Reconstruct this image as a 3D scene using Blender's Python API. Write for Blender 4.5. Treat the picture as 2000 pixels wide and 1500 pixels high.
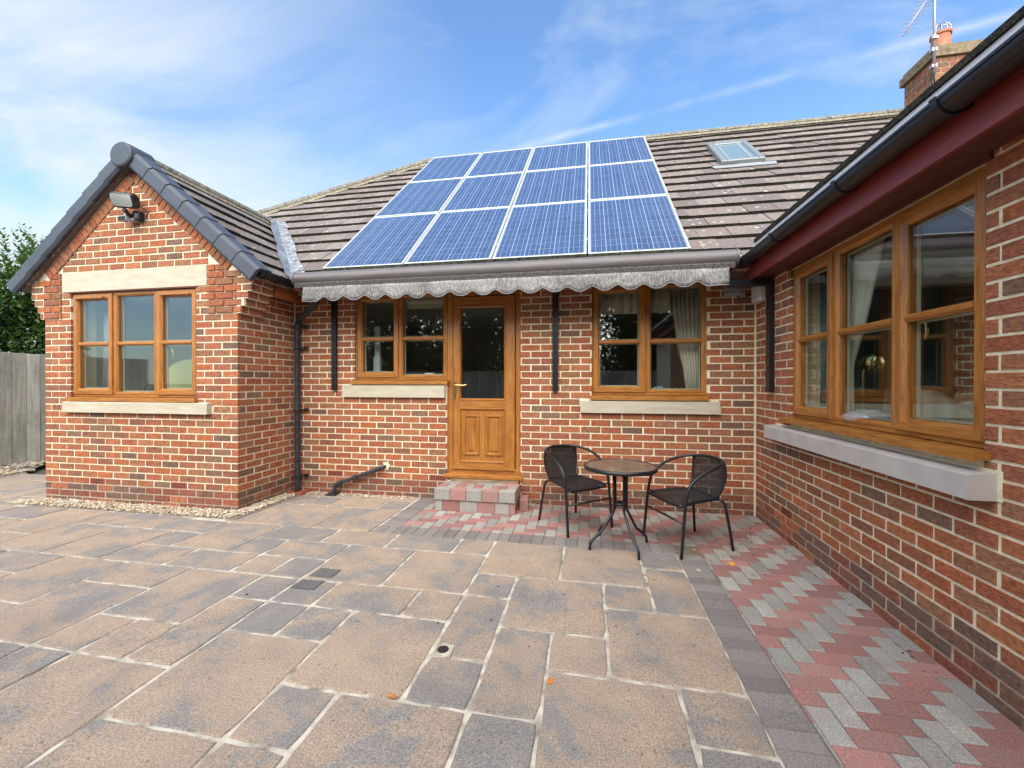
import bpy, math, random
from mathutils import Vector, Matrix
R = random.Random(7)
rad = math.radians

# ---------------------------------------------------------------- camera, sky, sun, exposure
scene = bpy.context.scene
col = scene.collection
for o in list(bpy.data.objects):
    bpy.data.objects.remove(o)
CAMPOS = Vector((-1.7119, -4.685, 1.3883))
YAW, PITCH, ROLL = -0.1832, -0.0042, 0.0006
fwd = Vector((math.sin(YAW)*math.cos(PITCH), math.cos(YAW)*math.cos(PITCH), math.sin(PITCH)))
rgt = Vector((math.cos(YAW), -math.sin(YAW), 0)); upv = rgt.cross(fwd)
rgt2 = rgt*math.cos(ROLL) + upv*math.sin(ROLL); up2 = upv*math.cos(ROLL) - rgt*math.sin(ROLL)
cd = bpy.data.cameras.new('camera'); cam = bpy.data.objects.new('camera', cd); col.objects.link(cam)
cam.matrix_world = Matrix(((rgt2.x, up2.x, -fwd.x, CAMPOS.x), (rgt2.y, up2.y, -fwd.y, CAMPOS.y),
                           (rgt2.z, up2.z, -fwd.z, CAMPOS.z), (0, 0, 0, 1)))
cd.sensor_width = 36; cd.lens = 805.885/2000*36; cd.clip_start = 0.05; cd.clip_end = 3000
scene.camera = cam
SUN_EL, SUN_AZ = rad(42), rad(178)        # azimuth from +Y towards +X
SUN_DIR = Vector((math.sin(SUN_AZ)*math.cos(SUN_EL), math.cos(SUN_AZ)*math.cos(SUN_EL), math.sin(SUN_EL)))
sl = bpy.data.lights.new('sun', 'SUN'); sl.energy = 3.8; sl.angle = rad(85); sl.color = (1.0, 0.93, 0.82)
so = bpy.data.objects.new('sun', sl); col.objects.link(so)
so.rotation_euler = SUN_DIR.to_track_quat('Z', 'Y').to_euler(); so.location = (6, -8, 12)
scene.view_settings.view_transform = 'Standard'; scene.view_settings.look = 'None'
scene.view_settings.exposure = 1.30; scene.view_settings.gamma = 1.0
SKY_STRENGTH = 0.13

world = bpy.data.worlds.new('World'); scene.world = world; world.use_nodes = True

# ---------------------------------------------------------------- node helpers
def nd(nt, t, **kw):
    n = nt.nodes.new(t)
    for k, v in kw.items():
        if k.startswith('_'): setattr(n, k[1:], v)
    return n
def setin(nt, n, key, v):
    if hasattr(v, 'is_output') or isinstance(v, bpy.types.NodeSocket): nt.links.new(v, n.inputs[key])
    else: n.inputs[key].default_value = v
def c4(c): return (c[0], c[1], c[2], 1.0)
def noise(nt, vec=None, scale=5, detail=3, rough=0.55, dist=0.0):
    n = nd(nt, 'ShaderNodeTexNoise'); n.inputs['Scale'].default_value = scale; n.inputs['Detail'].default_value = detail
    n.inputs['Roughness'].default_value = rough; n.inputs['Distortion'].default_value = dist
    if vec is not None: nt.links.new(vec, n.inputs['Vector'])
    return n.outputs['Fac']
def ramp(nt, fac, stops, interp='LINEAR'):
    n = nd(nt, 'ShaderNodeValToRGB'); n.color_ramp.interpolation = interp
    e = n.color_ramp.elements
    while len(e) < len(stops): e.new(0.5)
    for i, (p, c) in enumerate(stops):
        e[i].position = p; e[i].color = c4(c) if not isinstance(c, (int, float)) else (c, c, c, 1)
    nt.links.new(fac, n.inputs['Fac']); return n.outputs['Color']
def mixc(nt, fac, a, b, mode='MIX'):
    n = nd(nt, 'ShaderNodeMix'); n.data_type = 'RGBA'; n.blend_type = mode
    setin(nt, n, 0, fac)
    for k, v in ((6, a), (7, b)):
        if isinstance(v, tuple): n.inputs[k].default_value = c4(v)
        else: nt.links.new(v, n.inputs[k])
    return n.outputs[2]
def math_(nt, op, a, b=0.0, clamp=False):
    n = nd(nt, 'ShaderNodeMath'); n.operation = op; n.use_clamp = clamp
    setin(nt, n, 0, a); setin(nt, n, 1, b); return n.outputs[0]
def vmul(nt, vec, s, off=None):
    n = nd(nt, 'ShaderNodeMapping'); n.inputs['Scale'].default_value = s
    if off is not None: setin(nt, n, 'Location', off)
    nt.links.new(vec, n.inputs['Vector']); return n.outputs[0]
def pos(nt): return nd(nt, 'ShaderNodeNewGeometry').outputs['Position']
def objc(nt): return nd(nt, 'ShaderNodeTexCoord').outputs['Object']
def objrand(nt): return nd(nt, 'ShaderNodeObjectInfo').outputs['Random']
def attr(nt, name='Col'):
    n = nd(nt, 'ShaderNodeAttribute'); n.attribute_name = name; return n.outputs['Color']
def bump(nt, h, strength=0.5, dist=0.01):
    n = nd(nt, 'ShaderNodeBump'); n.inputs['Strength'].default_value = strength; n.inputs['Distance'].default_value = dist
    nt.links.new(h, n.inputs['Height']); return n.outputs[0]
def mat(name, base=(0.5,)*3, rough=0.6, metal=0.0, spec=0.5):
    m = bpy.data.materials.new(name); m.use_nodes = True; nt = m.node_tree; b = nt.nodes['Principled BSDF']
    b.inputs['Base Color'].default_value = c4(base); b.inputs['Roughness'].default_value = rough
    b.inputs['Metallic'].default_value = metal; b.inputs['Specular IOR Level'].default_value = spec
    return m, nt, b
def link(nt, s, b, k): nt.links.new(s, b.inputs[k])

# ---------------------------------------------------------------- sky
nt = world.node_tree; nt.nodes.clear()
outw = nd(nt, 'ShaderNodeOutputWorld'); bg = nd(nt, 'ShaderNodeBackground'); nt.links.new(bg.outputs[0], outw.inputs[0])
sky = nd(nt, 'ShaderNodeTexSky'); sky.sky_type = 'NISHITA'; sky.sun_disc = False
sky.sun_elevation = SUN_EL; sky.sun_rotation = SUN_AZ; sky.air_density = 1.25; sky.dust_density = 0.15; sky.ozone_density = 2.6
dirv = nd(nt, 'ShaderNodeTexCoord').outputs['Generated']
def dotn(nt, v, d):
    n = nd(nt, 'ShaderNodeVectorMath'); n.operation = 'DOT_PRODUCT'; nt.links.new(v, n.inputs[0]); n.inputs[1].default_value = d
    return n.outputs['Value']
sep = nd(nt, 'ShaderNodeSeparateXYZ'); nt.links.new(dirv, sep.inputs[0])
zz = math_(nt, 'MAXIMUM', math_(nt, 'ADD', sep.outputs[2], 0.18), 0.05)
cx_ = math_(nt, 'DIVIDE', sep.outputs[0], zz); cy_ = math_(nt, 'DIVIDE', sep.outputs[1], zz)
cmb = nd(nt, 'ShaderNodeCombineXYZ'); nt.links.new(cx_, cmb.inputs[0]); nt.links.new(cy_, cmb.inputs[1])
cp = cmb.outputs[0]
big = noise(nt, vmul(nt, cp, (0.5, 0.5, 1), (3.1, 1.7, 0)), 1.0, 6, 0.52, 0.25)
wisp = noise(nt, vmul(nt, cp, (1.3, 2.2, 1), (5.3, 2.0, 0.4)), 1.1, 9, 0.62, 0.9)
ripple = noise(nt, vmul(nt, cp, (11, 7, 1)), 1.5, 6, 0.62, 0.5)
bank = dotn(nt, dirv, Vector((-0.86, 0.46, 0.27)).normalized())
bank = ramp(nt, math_(nt, 'ADD', bank, math_(nt, 'MULTIPLY', math_(nt, 'SUBTRACT', big, 0.5), 0.35)), [(0.72, 0.0), (0.88, 0.50), (1.0, 1.0)])
bank = math_(nt, 'MULTIPLY', bank, ramp(nt, noise(nt, vmul(nt, cp, (0.9, 1.5, 1), (1.2, 7.4, 0)), 1.0, 8, 0.58, 0.5), [(0.38, 0.22), (0.62, 1.2)]))
low = ramp(nt, sep.outputs[2], [(0.0, 0.42), (0.30, 0.14), (0.5, 0.0)])
wv_ = ramp(nt, wisp, [(0.46, 0.0), (0.72, 1.0)])
wv_ = math_(nt, 'MULTIPLY', wv_, ramp(nt, big, [(0.38, 0.15), (0.62, 1.0)]))
wv_ = math_(nt, 'MULTIPLY', wv_, math_(nt, 'ADD', math_(nt, 'MULTIPLY', ripple, 1.0), 0.45))
cov = math_(nt, 'ADD', math_(nt, 'MULTIPLY', bank, 0.80), math_(nt, 'MULTIPLY', wv_, 0.50))
cov = math_(nt, 'ADD', cov, math_(nt, 'MULTIPLY', low, 0.6))
# contrail: a thin band along a great circle
ca = Vector((-0.073, 0.86, 0.505)); cb = Vector((0.566, 0.663, 0.49)); cn = ca.cross(cb).normalized()
dd = math_(nt, 'ABSOLUTE', math_(nt, 'ADD', dotn(nt, dirv, cn), math_(nt, 'MULTIPLY', math_(nt, 'SUBTRACT', noise(nt, dirv, 9, 4), 0.5), 0.007)))
ct = ramp(nt, dd, [(0.0, 1.0), (0.004, 0.55), (0.010, 0.0)])
ct = math_(nt, 'MULTIPLY', ct, ramp(nt, noise(nt, dirv, 7, 3), [(0.35, 0.1), (0.6, 0.75)]))
ct = math_(nt, 'MULTIPLY', ct, ramp(nt, dotn(nt, dirv, Vector((0.3, 0.8, 0.53))), [(0.80, 0.0), (0.93, 1.0)]))
cov = math_(nt, 'ADD', cov, math_(nt, 'MULTIPLY', ct, 0.70), True)
cov = math_(nt, 'MINIMUM', cov, 0.94)
cloudc = (2.8, 3.05, 3.3)
skyc = mixc(nt, cov, mixc(nt, 1.0, sky.outputs[0], (0.66, 0.79, 0.92), 'MULTIPLY'), cloudc)
nt.links.new(skyc, bg.inputs['Color']); bg.inputs['Strength'].default_value = SKY_STRENGTH

# ---------------------------------------------------------------- materials
M = {}
def m_brick():
    m, nt, b = mat('rustic_brick', rough=0.88, spec=0.25); p = pos(nt)
    n1 = noise(nt, p, 38, 4, 0.6); n2 = noise(nt, vmul(nt, p, (30, 30, 130)), 1.0, 3, 0.6, 0.8)
    n3 = noise(nt, p, 7, 2)
    c = mixc(nt, 1.0, attr(nt), ramp(nt, n1, [(0.25, 0.66), (0.75, 1.30)]), 'MULTIPLY')
    c = mixc(nt, 1.0, c, ramp(nt, n2, [(0.3, 0.60), (0.56, 1.12)]), 'MULTIPLY')
    c = mixc(nt, ramp(nt, n3, [(0.52, 0.0), (0.8, 0.22)]), c, (0.22, 0.13, 0.08))
    c = mixc(nt, ramp(nt, noise(nt, p, 13, 3), [(0.45, 0.0), (0.72, 0.5)]), c, mixc(nt, 1.0, c, (0.74, 0.92, 0.98), 'MULTIPLY'))
    link(nt, c, b, 'Base Color'); link(nt, bump(nt, n2, 1.0, 0.011), b, 'Normal'); M['brick'] = m
m_brick()
def simple_noise(name, key, c0, c1, scale, rough=0.8, bs=0.3, bd=0.005, spec=0.3, detail=4, stretch=None, metal=0.0, rng=(0.3, 0.7)):
    m, nt, b = mat(name, rough=rough, spec=spec, metal=metal); p = pos(nt)
    if stretch: p = vmul(nt, p, stretch)
    n = noise(nt, p, scale, detail); link(nt, ramp(nt, n, [(rng[0], c0), (rng[1], c1)]), b, 'Base Color')
    if bs: link(nt, bump(nt, n, bs, bd), b, 'Normal')
    M[key] = m; return m, nt, b
simple_noise('cream_mortar', 'mortar', (0.62, 0.53, 0.34), (0.82, 0.73, 0.53), 26, 0.95, 0.7, 0.006)
simple_noise('plinth_mortar', 'mortar_dark', (0.33, 0.26, 0.18), (0.52, 0.43, 0.32), 20, 0.95, 0.7, 0.006)
simple_noise('sandstone', 'stone', (0.40, 0.35, 0.25), (0.54, 0.48, 0.37), 5, 0.85, 0.25, 0.003, stretch=(1, 1, 5), detail=7, rng=(.25, .75))
simple_noise('cast_stone', 'stone_grey', (0.40, 0.36, 0.32), (0.52, 0.48, 0.43), 6, 0.85, 0.25, 0.003, detail=8, rng=(.25, .75))
def m_oak(key, stretch):
    m, nt, b = mat('golden_oak_'+key, rough=0.34, spec=0.45); p = vmul(nt, pos(nt), stretch)
    n = noise(nt, p, 1.0, 5, 0.6, 1.0); n2 = noise(nt, pos(nt), 4, 2)
    c = ramp(nt, n, [(0.30, (0.20, 0.068, 0.012)), (0.5, (0.37, 0.145, 0.028)), (0.72, (0.46, 0.20, 0.045))])
    c = mixc(nt, ramp(nt, n2, [(0.35, 0.0), (0.8, 0.3)]), c, (0.22, 0.07, 0.014))
    link(nt, c, b, 'Base Color'); link(nt, bump(nt, n, 0.12, 0.002), b, 'Normal'); M[key] = m
m_oak('oak_v', (60, 60, 5)); m_oak('oak_h', (5, 5, 60))
simple_noise('red_painted_timber', 'fascia', (0.16, 0.022, 0.018), (0.24, 0.038, 0.030), 9, 0.42, 0.1, 0.002, 0.5, stretch=(3, 1, 6))
simple_noise('stained_fascia', 'fascia_brown', (0.24, 0.065, 0.018), (0.34, 0.10, 0.03), 8, 0.5, 0.1, 0.002, stretch=(1, 1, 8))
simple_noise('dark_soffit', 'soffit', (0.09, 0.03, 0.02), (0.13, 0.045, 0.03), 8, 0.6, 0.0)
M['black'] = mat('black_plastic', (0.012, 0.013, 0.016), 0.30, 0, 0.5)[0]
simple_noise('weathered_black_plastic', 'pipe', (0.018, 0.020, 0.023), (0.05, 0.05, 0.052), 14, 0.42, 0.05, 0.001)
simple_noise('charcoal_verge_plastic', 'verge', (0.050, 0.060, 0.075), (0.072, 0.082, 0.098), 4, 0.55, 0.0)
M['black_metal'] = mat('black_powder_coat', (0.009, 0.010, 0.012), 0.36, 0, 0.5)[0]
def m_tile():
    m, nt, b = mat('concrete_roof_tile', rough=0.92, spec=0.2); p = pos(nt)
    c = mixc(nt, 1.0, attr(nt), ramp(nt, noise(nt, p, 30, 5, 0.65), [(0.25, 0.62), (0.75, 1.28)]), 'MULTIPLY')
    c = mixc(nt, ramp(nt, noise(nt, p, 2.3, 4), [(0.5, 0.0), (0.75, 0.5)]), c, (0.11, 0.085, 0.07))
    v = nd(nt, 'ShaderNodeTexVoronoi'); v.inputs['Scale'].default_value = 13; nt.links.new(vmul(nt, p, (1, 1.3, 1.3)), v.inputs['Vector'])
    vr = nd(nt, 'ShaderNodeSeparateColor'); nt.links.new(v.outputs['Color'], vr.inputs[0])
    rr = math_(nt, 'MULTIPLY', ramp(nt, vr.outputs[0], [(0.66, 0.0), (1.0, 1.0)]), 0.36)
    spot = math_(nt, 'LESS_THAN', math_(nt, 'ADD', v.outputs['Distance'], math_(nt, 'MULTIPLY', math_(nt, 'SUBTRACT', noise(nt, p, 60, 3), 0.5), 0.25)), rr)
    c = mixc(nt, math_(nt, 'MULTIPLY', spot, 0.6), c, (0.52, 0.50, 0.44))
    link(nt, c, b, 'Base Color'); link(nt, bump(nt, noise(nt, p, 90, 4), 0.5, 0.004), b, 'Normal'); M['tile'] = m
m_tile()
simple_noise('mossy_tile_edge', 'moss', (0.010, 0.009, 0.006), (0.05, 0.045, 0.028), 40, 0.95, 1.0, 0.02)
simple_noise('lichened_ridge', 'ridge', (0.075, 0.068, 0.055), (0.27, 0.25, 0.205), 24, 0.95, 0.9, 0.02, detail=6)
simple_noise('lichen_bedding', 'bedding', (0.10, 0.085, 0.05), (0.33, 0.29, 0.20), 30, 0.95, 0.9, 0.02, detail=6)
def m_lead():
    m, nt, b = mat('lead_foil_flashing', rough=0.38, metal=0.75); p = pos(nt)
    n = noise(nt, p, 14, 5, 0.6, 0.7); link(nt, ramp(nt, n, [(0.3, (0.26, 0.275, 0.265)), (0.7, (0.52, 0.53, 0.51))]), b, 'Base Color')
    link(nt, bump(nt, n, 1.0, 0.03), b, 'Normal'); M['lead'] = m
m_lead()
def m_cell():
    m, nt, b = mat('polycrystalline_cell', rough=0.16, spec=0.5); p = pos(nt)
    v = nd(nt, 'ShaderNodeTexVoronoi'); v.inputs['Scale'].default_value = 60; nt.links.new(p, v.inputs['Vector'])
    s = nd(nt, 'ShaderNodeSeparateColor'); nt.links.new(v.outputs['Color'], s.inputs[0])
    c = ramp(nt, s.outputs[0], [(0.0, (0.034, 0.056, 0.112)), (1.0, (0.052, 0.082, 0.150))])
    c = mixc(nt, 1.0, c, ramp(nt, objrand(nt), [(0.0, 0.88), (1.0, 1.12)]), 'MULTIPLY')
    link(nt, c, b, 'Base Color'); b.inputs['Coat Weight'].default_value = 0.6; b.inputs['Coat Roughness'].default_value = 0.04
    M['cell'] = m
m_cell()
M['backsheet'] = mat('white_backsheet', (0.22, 0.28, 0.40), 0.25)[0]
M['busbar'] = mat('silver_busbar', (0.27, 0.35, 0.52), 0.3)[0]
M['alu'] = mat('anodised_aluminium', (0.52, 0.53, 0.54), 0.4, 0.4)[0]
simple_noise('algae_stained_frame', 'alu_moss', (0.03, 0.035, 0.014), (0.22, 0.23, 0.17), 30, 0.8, 0.3, 0.003)
def m_slab():
    m, nt, b = mat('riven_paving_slab', rough=0.9, spec=0.25); p = pos(nt)
    oi = nd(nt, 'ShaderNodeObjectInfo'); r = oi.outputs['Random']; sc = nd(nt, 'ShaderNodeSeparateColor'); nt.links.new(oi.outputs['Color'], sc.inputs[0]); bias = sc.outputs[0]
    off = nd(nt, 'ShaderNodeCombineXYZ'); nt.links.new(math_(nt, 'MULTIPLY', r, 57.0), off.inputs[0]); nt.links.new(math_(nt, 'MULTIPLY', r, 31.0), off.inputs[1])
    q = vmul(nt, p, (1, 1, 1), off.outputs[0])
    n = noise(nt, q, 2.1, 9, 0.66, 0.4)
    n = math_(nt, 'ADD', math_(nt, 'MULTIPLY', math_(nt, 'SUBTRACT', n, 0.5), 1.5), bias)
    c = ramp(nt, n, [(0.35, (0.195, 0.185, 0.175)), (0.45, (0.23, 0.21, 0.188)), (0.50, (0.305, 0.238, 0.178)), (0.70, (0.385, 0.28, 0.192))])
    c = mixc(nt, 0.25, c, ramp(nt, noise(nt, q, 4, 5), [(0.35, (0.225, 0.195, 0.165)), (0.65, (0.32, 0.265, 0.21))]))
    g = noise(nt, p, 120, 5, 0.8); g2 = noise(nt, p, 300, 2, 0.7)
    c = mixc(nt, 1.0, c, ramp(nt, g, [(0.30, 0.40), (0.5, 1.0), (0.70, 1.62)]), 'MULTIPLY')
    c = mixc(nt, 1.0, c, ramp(nt, g2, [(0.3, 0.66), (0.7, 1.36)]), 'MULTIPLY')
    w = nd(nt, 'ShaderNodeTexVoronoi'); w.inputs['Scale'].default_value = 16; nt.links.new(q, w.inputs['Vector'])
    c = mixc(nt, math_(nt, 'MULTIPLY', math_(nt, 'LESS_THAN', w.outputs['Distance'], 0.10), 0.55), c, (0.07, 0.06, 0.05))
    c = mixc(nt, ramp(nt, noise(nt, p, 1.1, 6, 0.65), [(0.52, 0.0), (0.70, 0.32)]), c, (0.16, 0.14, 0.12))
    link(nt, c, b, 'Base Color')
    h = math_(nt, 'ADD', g, math_(nt, 'MULTIPLY', noise(nt, q, 9, 5, 0.6), 2.2)); link(nt, bump(nt, h, 0.65, 0.006), b, 'Normal'); M['slab'] = m
m_slab()
def m_paver():
    m, nt, b = mat('speckled_block_paver', rough=0.88, spec=0.3); p = pos(nt)
    g = noise(nt, p, 150, 3, 0.75)
    c = mixc(nt, 1.0, attr(nt), ramp(nt, g, [(0.30, 0.45), (0.5, 1.0), (0.70, 1.55)]), 'MULTIPLY')
    c = mixc(nt, ramp(nt, noise(nt, p, 230, 2), [(0.64, 0.0), (0.72, 0.7)]), c, (0.55, 0.50, 0.45))
    c = mixc(nt, ramp(nt, noise(nt, p, 5, 7, 0.65), [(0.38, 0.0), (0.70, 0.55)]), c, (0.24, 0.20, 0.17))
    c = mixc(nt, 1.0, c, ramp(nt, objrand(nt), [(0, 0.80), (1, 1.18)]), 'MULTIPLY')
    link(nt, c, b, 'Base Color'); link(nt, bump(nt, g, 0.6, 0.004), b, 'Normal'); M['paver'] = m
m_paver()
simple_noise('pointing_mortar', 'pointing', (0.20, 0.175, 0.135), (0.54, 0.49, 0.39), 9, 0.95, 0.8, 0.008, detail=9, rng=(.34, .60))
simple_noise('kiln_dried_sand', 'sand', (0.10, 0.085, 0.07), (0.26, 0.21, 0.16), 60, 0.95, 0.3, 0.003)
simple_noise('garden_soil', 'soil', (0.05, 0.042, 0.028), (0.12, 0.10, 0.06), 6, 0.95, 0.5, 0.02)
m, nt, b = mat('pebble', rough=0.8, spec=0.3); link(nt, attr(nt), b, 'Base Color'); M['pebble'] = m
def m_glass():
    m = bpy.data.materials.new('window_glass'); m.use_nodes = True; nt = m.node_tree; nt.nodes.clear()
    o = nd(nt, 'ShaderNodeOutputMaterial'); mx = nd(nt, 'ShaderNodeMixShader'); t = nd(nt, 'ShaderNodeBsdfTransparent'); g = nd(nt, 'ShaderNodeBsdfGlossy')
    t.inputs[0].default_value = (0.90, 0.93, 0.91, 1); g.inputs['Roughness'].default_value = 0.0; g.inputs['Color'].default_value = (0.95, 0.97, 1, 1)
    ge = nd(nt, 'ShaderNodeNewGeometry'); dt = nd(nt, 'ShaderNodeVectorMath'); dt.operation = 'DOT_PRODUCT'
    nt.links.new(ge.outputs['Incoming'], dt.inputs[0]); nt.links.new(ge.outputs['Normal'], dt.inputs[1])
    k = math_(nt, 'POWER', math_(nt, 'SUBTRACT', 1.0, math_(nt, 'ABSOLUTE', dt.outputs['Value'])), 5.0)
    f = math_(nt, 'ADD', math_(nt, 'MULTIPLY', k, 0.92), 0.08)
    nt.links.new(f, mx.inputs[0]); nt.links.new(t.outputs[0], mx.inputs[1]); nt.links.new(g.outputs[0], mx.inputs[2]); nt.links.new(mx.outputs[0], o.inputs[0])
    M['glass'] = m
m_glass()
M['brass'] = mat('polished_brass', (0.80, 0.60, 0.28), 0.22, 1.0)[0]
M['spacer'] = mat('pale_glazing_spacer', (0.50, 0.46, 0.34), 0.5)[0]
M['white_plastic'] = mat('white_plastic', (0.70, 0.70, 0.70), 0.4)[0]
M['grey_plastic'] = mat('grey_plastic', (0.28, 0.29, 0.29), 0.45)[0]
def m_valance():
    m, nt, b = mat('mildewed_canvas', rough=0.9, spec=0.15); p = pos(nt)
    n = noise(nt, vmul(nt, p, (75, 75, 26)), 1.0, 7, 0.75); n2 = noise(nt, p, 3.2, 3)
    s = math_(nt, 'ADD', n, math_(nt, 'MULTIPLY', math_(nt, 'SUBTRACT', n2, 0.5), 0.45))
    c = ramp(nt, s, [(0.32, (0.35, 0.345, 0.30)), (0.45, (0.25, 0.243, 0.22)), (0.55, (0.155, 0.145, 0.14)), (0.72, (0.10, 0.092, 0.092))])
    link(nt, c, b, 'Base Color'); link(nt, bump(nt, noise(nt, p, 12, 3), 0.5, 0.02), b, 'Normal'); M['valance'] = m
m_valance()
simple_noise('brown_cassette_metal', 'cassette', (0.085, 0.072, 0.068), (0.125, 0.108, 0.10), 5, 0.42, 0.0, spec=0.5, stretch=(0.6, 4, 4))
simple_noise('mildewed_rail', 'rail', (0.02, 0.018, 0.016), (0.10, 0.09, 0.08), 45, 0.7, 0.2, 0.002)
def m_wicker():
    m, nt, b = mat('black_woven_rattan', rough=0.5, spec=0.5); p = objc(nt)
    w1 = nd(nt, 'ShaderNodeTexWave'); w1.bands_direction = 'Y'; w1.inputs['Scale'].default_value = 34; nt.links.new(p, w1.inputs['Vector'])
    w2 = nd(nt, 'ShaderNodeTexWave'); w2.bands_direction = 'DIAGONAL'; w2.inputs['Scale'].default_value = 26; w2.inputs['Distortion'].default_value = 1.5; nt.links.new(p, w2.inputs['Vector'])
    h = math_(nt, 'MULTIPLY', w1.outputs['Fac'], w2.outputs['Fac'])
    link(nt, ramp(nt, h, [(0.0, (0.004, 0.004, 0.004)), (0.7, (0.030, 0.030, 0.031)), (1.0, (0.13, 0.12, 0.11))]), b, 'Base Color')
    link(nt, bump(nt, h, 1.0, 0.012), b, 'Normal')
    tr = nd(nt, 'ShaderNodeBsdfTransparent'); mx = nd(nt, 'ShaderNodeMixShader'); nt.links.new(math_(nt, 'LESS_THAN', h, 0.018), mx.inputs[0])
    nt.links.new(b.outputs[0], mx.inputs[1]); nt.links.new(tr.outputs[0], mx.inputs[2]); nt.links.new(mx.outputs[0], nt.nodes['Material Output'].inputs[0]); M['wicker'] = m
m_wicker()
def m_tabletop():
    m, nt, b = mat('rippled_table_glass', rough=0.13, spec=0.7); p = pos(nt)
    v = nd(nt, 'ShaderNodeTexVoronoi'); v.inputs['Scale'].default_value = 34; nt.links.new(p, v.inputs['Vector'])
    n = noise(nt, p, 9, 4)
    link(nt, ramp(nt, n, [(0.3, (0.07, 0.05, 0.035)), (0.7, (0.17, 0.125, 0.085))]), b, 'Base Color')
    link(nt, bump(nt, v.outputs['Distance'], 0.22, 0.01), b, 'Normal'); M['tabletop'] = m
m_tabletop()
def m_fence():
    m, nt, b = mat('weathered_fence_board', rough=0.9, spec=0.2); p = pos(nt)
    n = noise(nt, vmul(nt, p, (28, 28, 2.2)), 1.0, 5, 0.6, 0.6); n2 = noise(nt, p, 2.5, 3)
    c = ramp(nt, n, [(0.3, (0.33, 0.29, 0.225)), (0.7, (0.58, 0.525, 0.425))])
    c = mixc(nt, ramp(nt, n2, [(0.45, 0.0), (0.75, 0.5)]), c, (0.13, 0.14, 0.08))
    c = mixc(nt, 1.0, c, ramp(nt, objrand(nt), [(0, 0.75), (1, 1.2)]), 'MULTIPLY')
    link(nt, c, b, 'Base Color'); link(nt, bump(nt, n, 0.5, 0.004), b, 'Normal'); M['fence'] = m
m_fence()
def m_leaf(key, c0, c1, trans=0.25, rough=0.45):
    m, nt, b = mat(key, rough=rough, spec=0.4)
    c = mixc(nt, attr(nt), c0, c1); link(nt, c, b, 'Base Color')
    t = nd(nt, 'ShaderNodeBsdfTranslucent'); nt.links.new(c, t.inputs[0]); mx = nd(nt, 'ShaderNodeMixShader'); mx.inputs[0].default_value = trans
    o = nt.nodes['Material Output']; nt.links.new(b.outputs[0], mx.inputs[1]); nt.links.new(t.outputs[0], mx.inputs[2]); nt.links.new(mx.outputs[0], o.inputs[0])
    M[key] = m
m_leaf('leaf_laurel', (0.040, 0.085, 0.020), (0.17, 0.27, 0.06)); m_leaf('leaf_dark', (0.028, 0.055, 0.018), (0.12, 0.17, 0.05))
simple_noise('bark', 'bark', (0.05, 0.038, 0.026), (0.12, 0.09, 0.06), 12, 0.95, 0.8, 0.02, stretch=(3, 3, 1))
simple_noise('terracotta_pot', 'terracotta', (0.38, 0.13, 0.075), (0.47, 0.175, 0.10), 8, 0.8, 0.1)
simple_noise('weathered_chimney_stone', 'chim_cap', (0.11, 0.085, 0.05), (0.27, 0.20, 0.12), 14, 0.95, 0.8, 0.01, detail=6)
M['galv'] = mat('galvanised_steel', (0.45, 0.45, 0.46), 0.4, 0.8)[0]
M['mast'] = mat('aerial_alloy', (0.34, 0.30, 0.31), 0.45, 0.5)[0]
simple_noise('plaster_wall', 'plaster', (0.55, 0.51, 0.42), (0.60, 0.56, 0.47), 3, 0.9, 0.0)
M['plaster_w'] = mat('pale_plaster', (0.62, 0.64, 0.60), 0.9)[0]
M['ceiling'] = mat('ceiling_paint', (0.74, 0.73, 0.69), 0.9)[0]
M['carpet'] = mat('carpet', (0.20, 0.16, 0.12), 0.95)[0]
M['curtain'] = mat('cream_curtain', (0.66, 0.61, 0.50), 0.85)[0]
M['curtain_grey'] = mat('grey_curtain', (0.45, 0.47, 0.50), 0.85)[0]
M['teal'] = mat('teal_fabric', (0.035, 0.14, 0.16), 0.85)[0]
M['green_board'] = mat('pale_green_board', (0.40, 0.43, 0.20), 0.6)[0]
def m_sofa():
    m, nt, b = mat('striped_cream_damask', rough=0.85); p = objc(nt)
    w = nd(nt, 'ShaderNodeTexWave'); w.bands_direction = 'X'; w.inputs['Scale'].default_value = 3.2; w.inputs['Distortion'].default_value = 0.6; nt.links.new(p, w.inputs['Vector'])
    link(nt, mixc(nt, w.outputs['Fac'], (0.50, 0.42, 0.27), (0.68, 0.62, 0.47)), b, 'Base Color'); M['sofa'] = m
m_sofa()
m, nt, b = mat('cut_glass', (0.9, 0.93, 0.95), 0.08); b.inputs['Transmission Weight'].default_value = 0.75; M['cutglass'] = m
M['ceramic_blue'] = mat('blue_glazed_ceramic', (0.16, 0.27, 0.36), 0.2)[0]
M['ceramic'] = mat('white_glazed_ceramic', (0.75, 0.75, 0.72), 0.25)[0]
simple_noise('cast_iron_cover', 'iron', (0.06, 0.058, 0.056), (0.14, 0.13, 0.125), 40, 0.7, 0.4, 0.003)
M['hole'] = mat('dark_pipe_bore', (0.02, 0.012, 0.010), 0.8)[0]
M['airbrick'] = mat('terracotta_air_brick', (0.30, 0.075, 0.04), 0.85)[0]
M['lamp_glass'] = mat('dusty_lamp_glass', (0.30, 0.31, 0.29), 0.3)[0]
M['sky_glass'] = mat('rooflight_glass', (0.12, 0.17, 0.19), 0.16, 0.0, 0.6)[0]
M['alu_grey'] = mat('grey_painted_aluminium', (0.33, 0.35, 0.35), 0.4, 0.3)[0]
M['dark_green'] = mat('dark_green_panel', (0.035, 0.042, 0.034), 0.9)[0]
M['rl_frame'] = mat('rooflight_cladding', (0.20, 0.215, 0.215), 0.4, 0.3)[0]
M['dark'] = mat('matt_black', (0.01, 0.01, 0.01), 0.7)[0]

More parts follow.
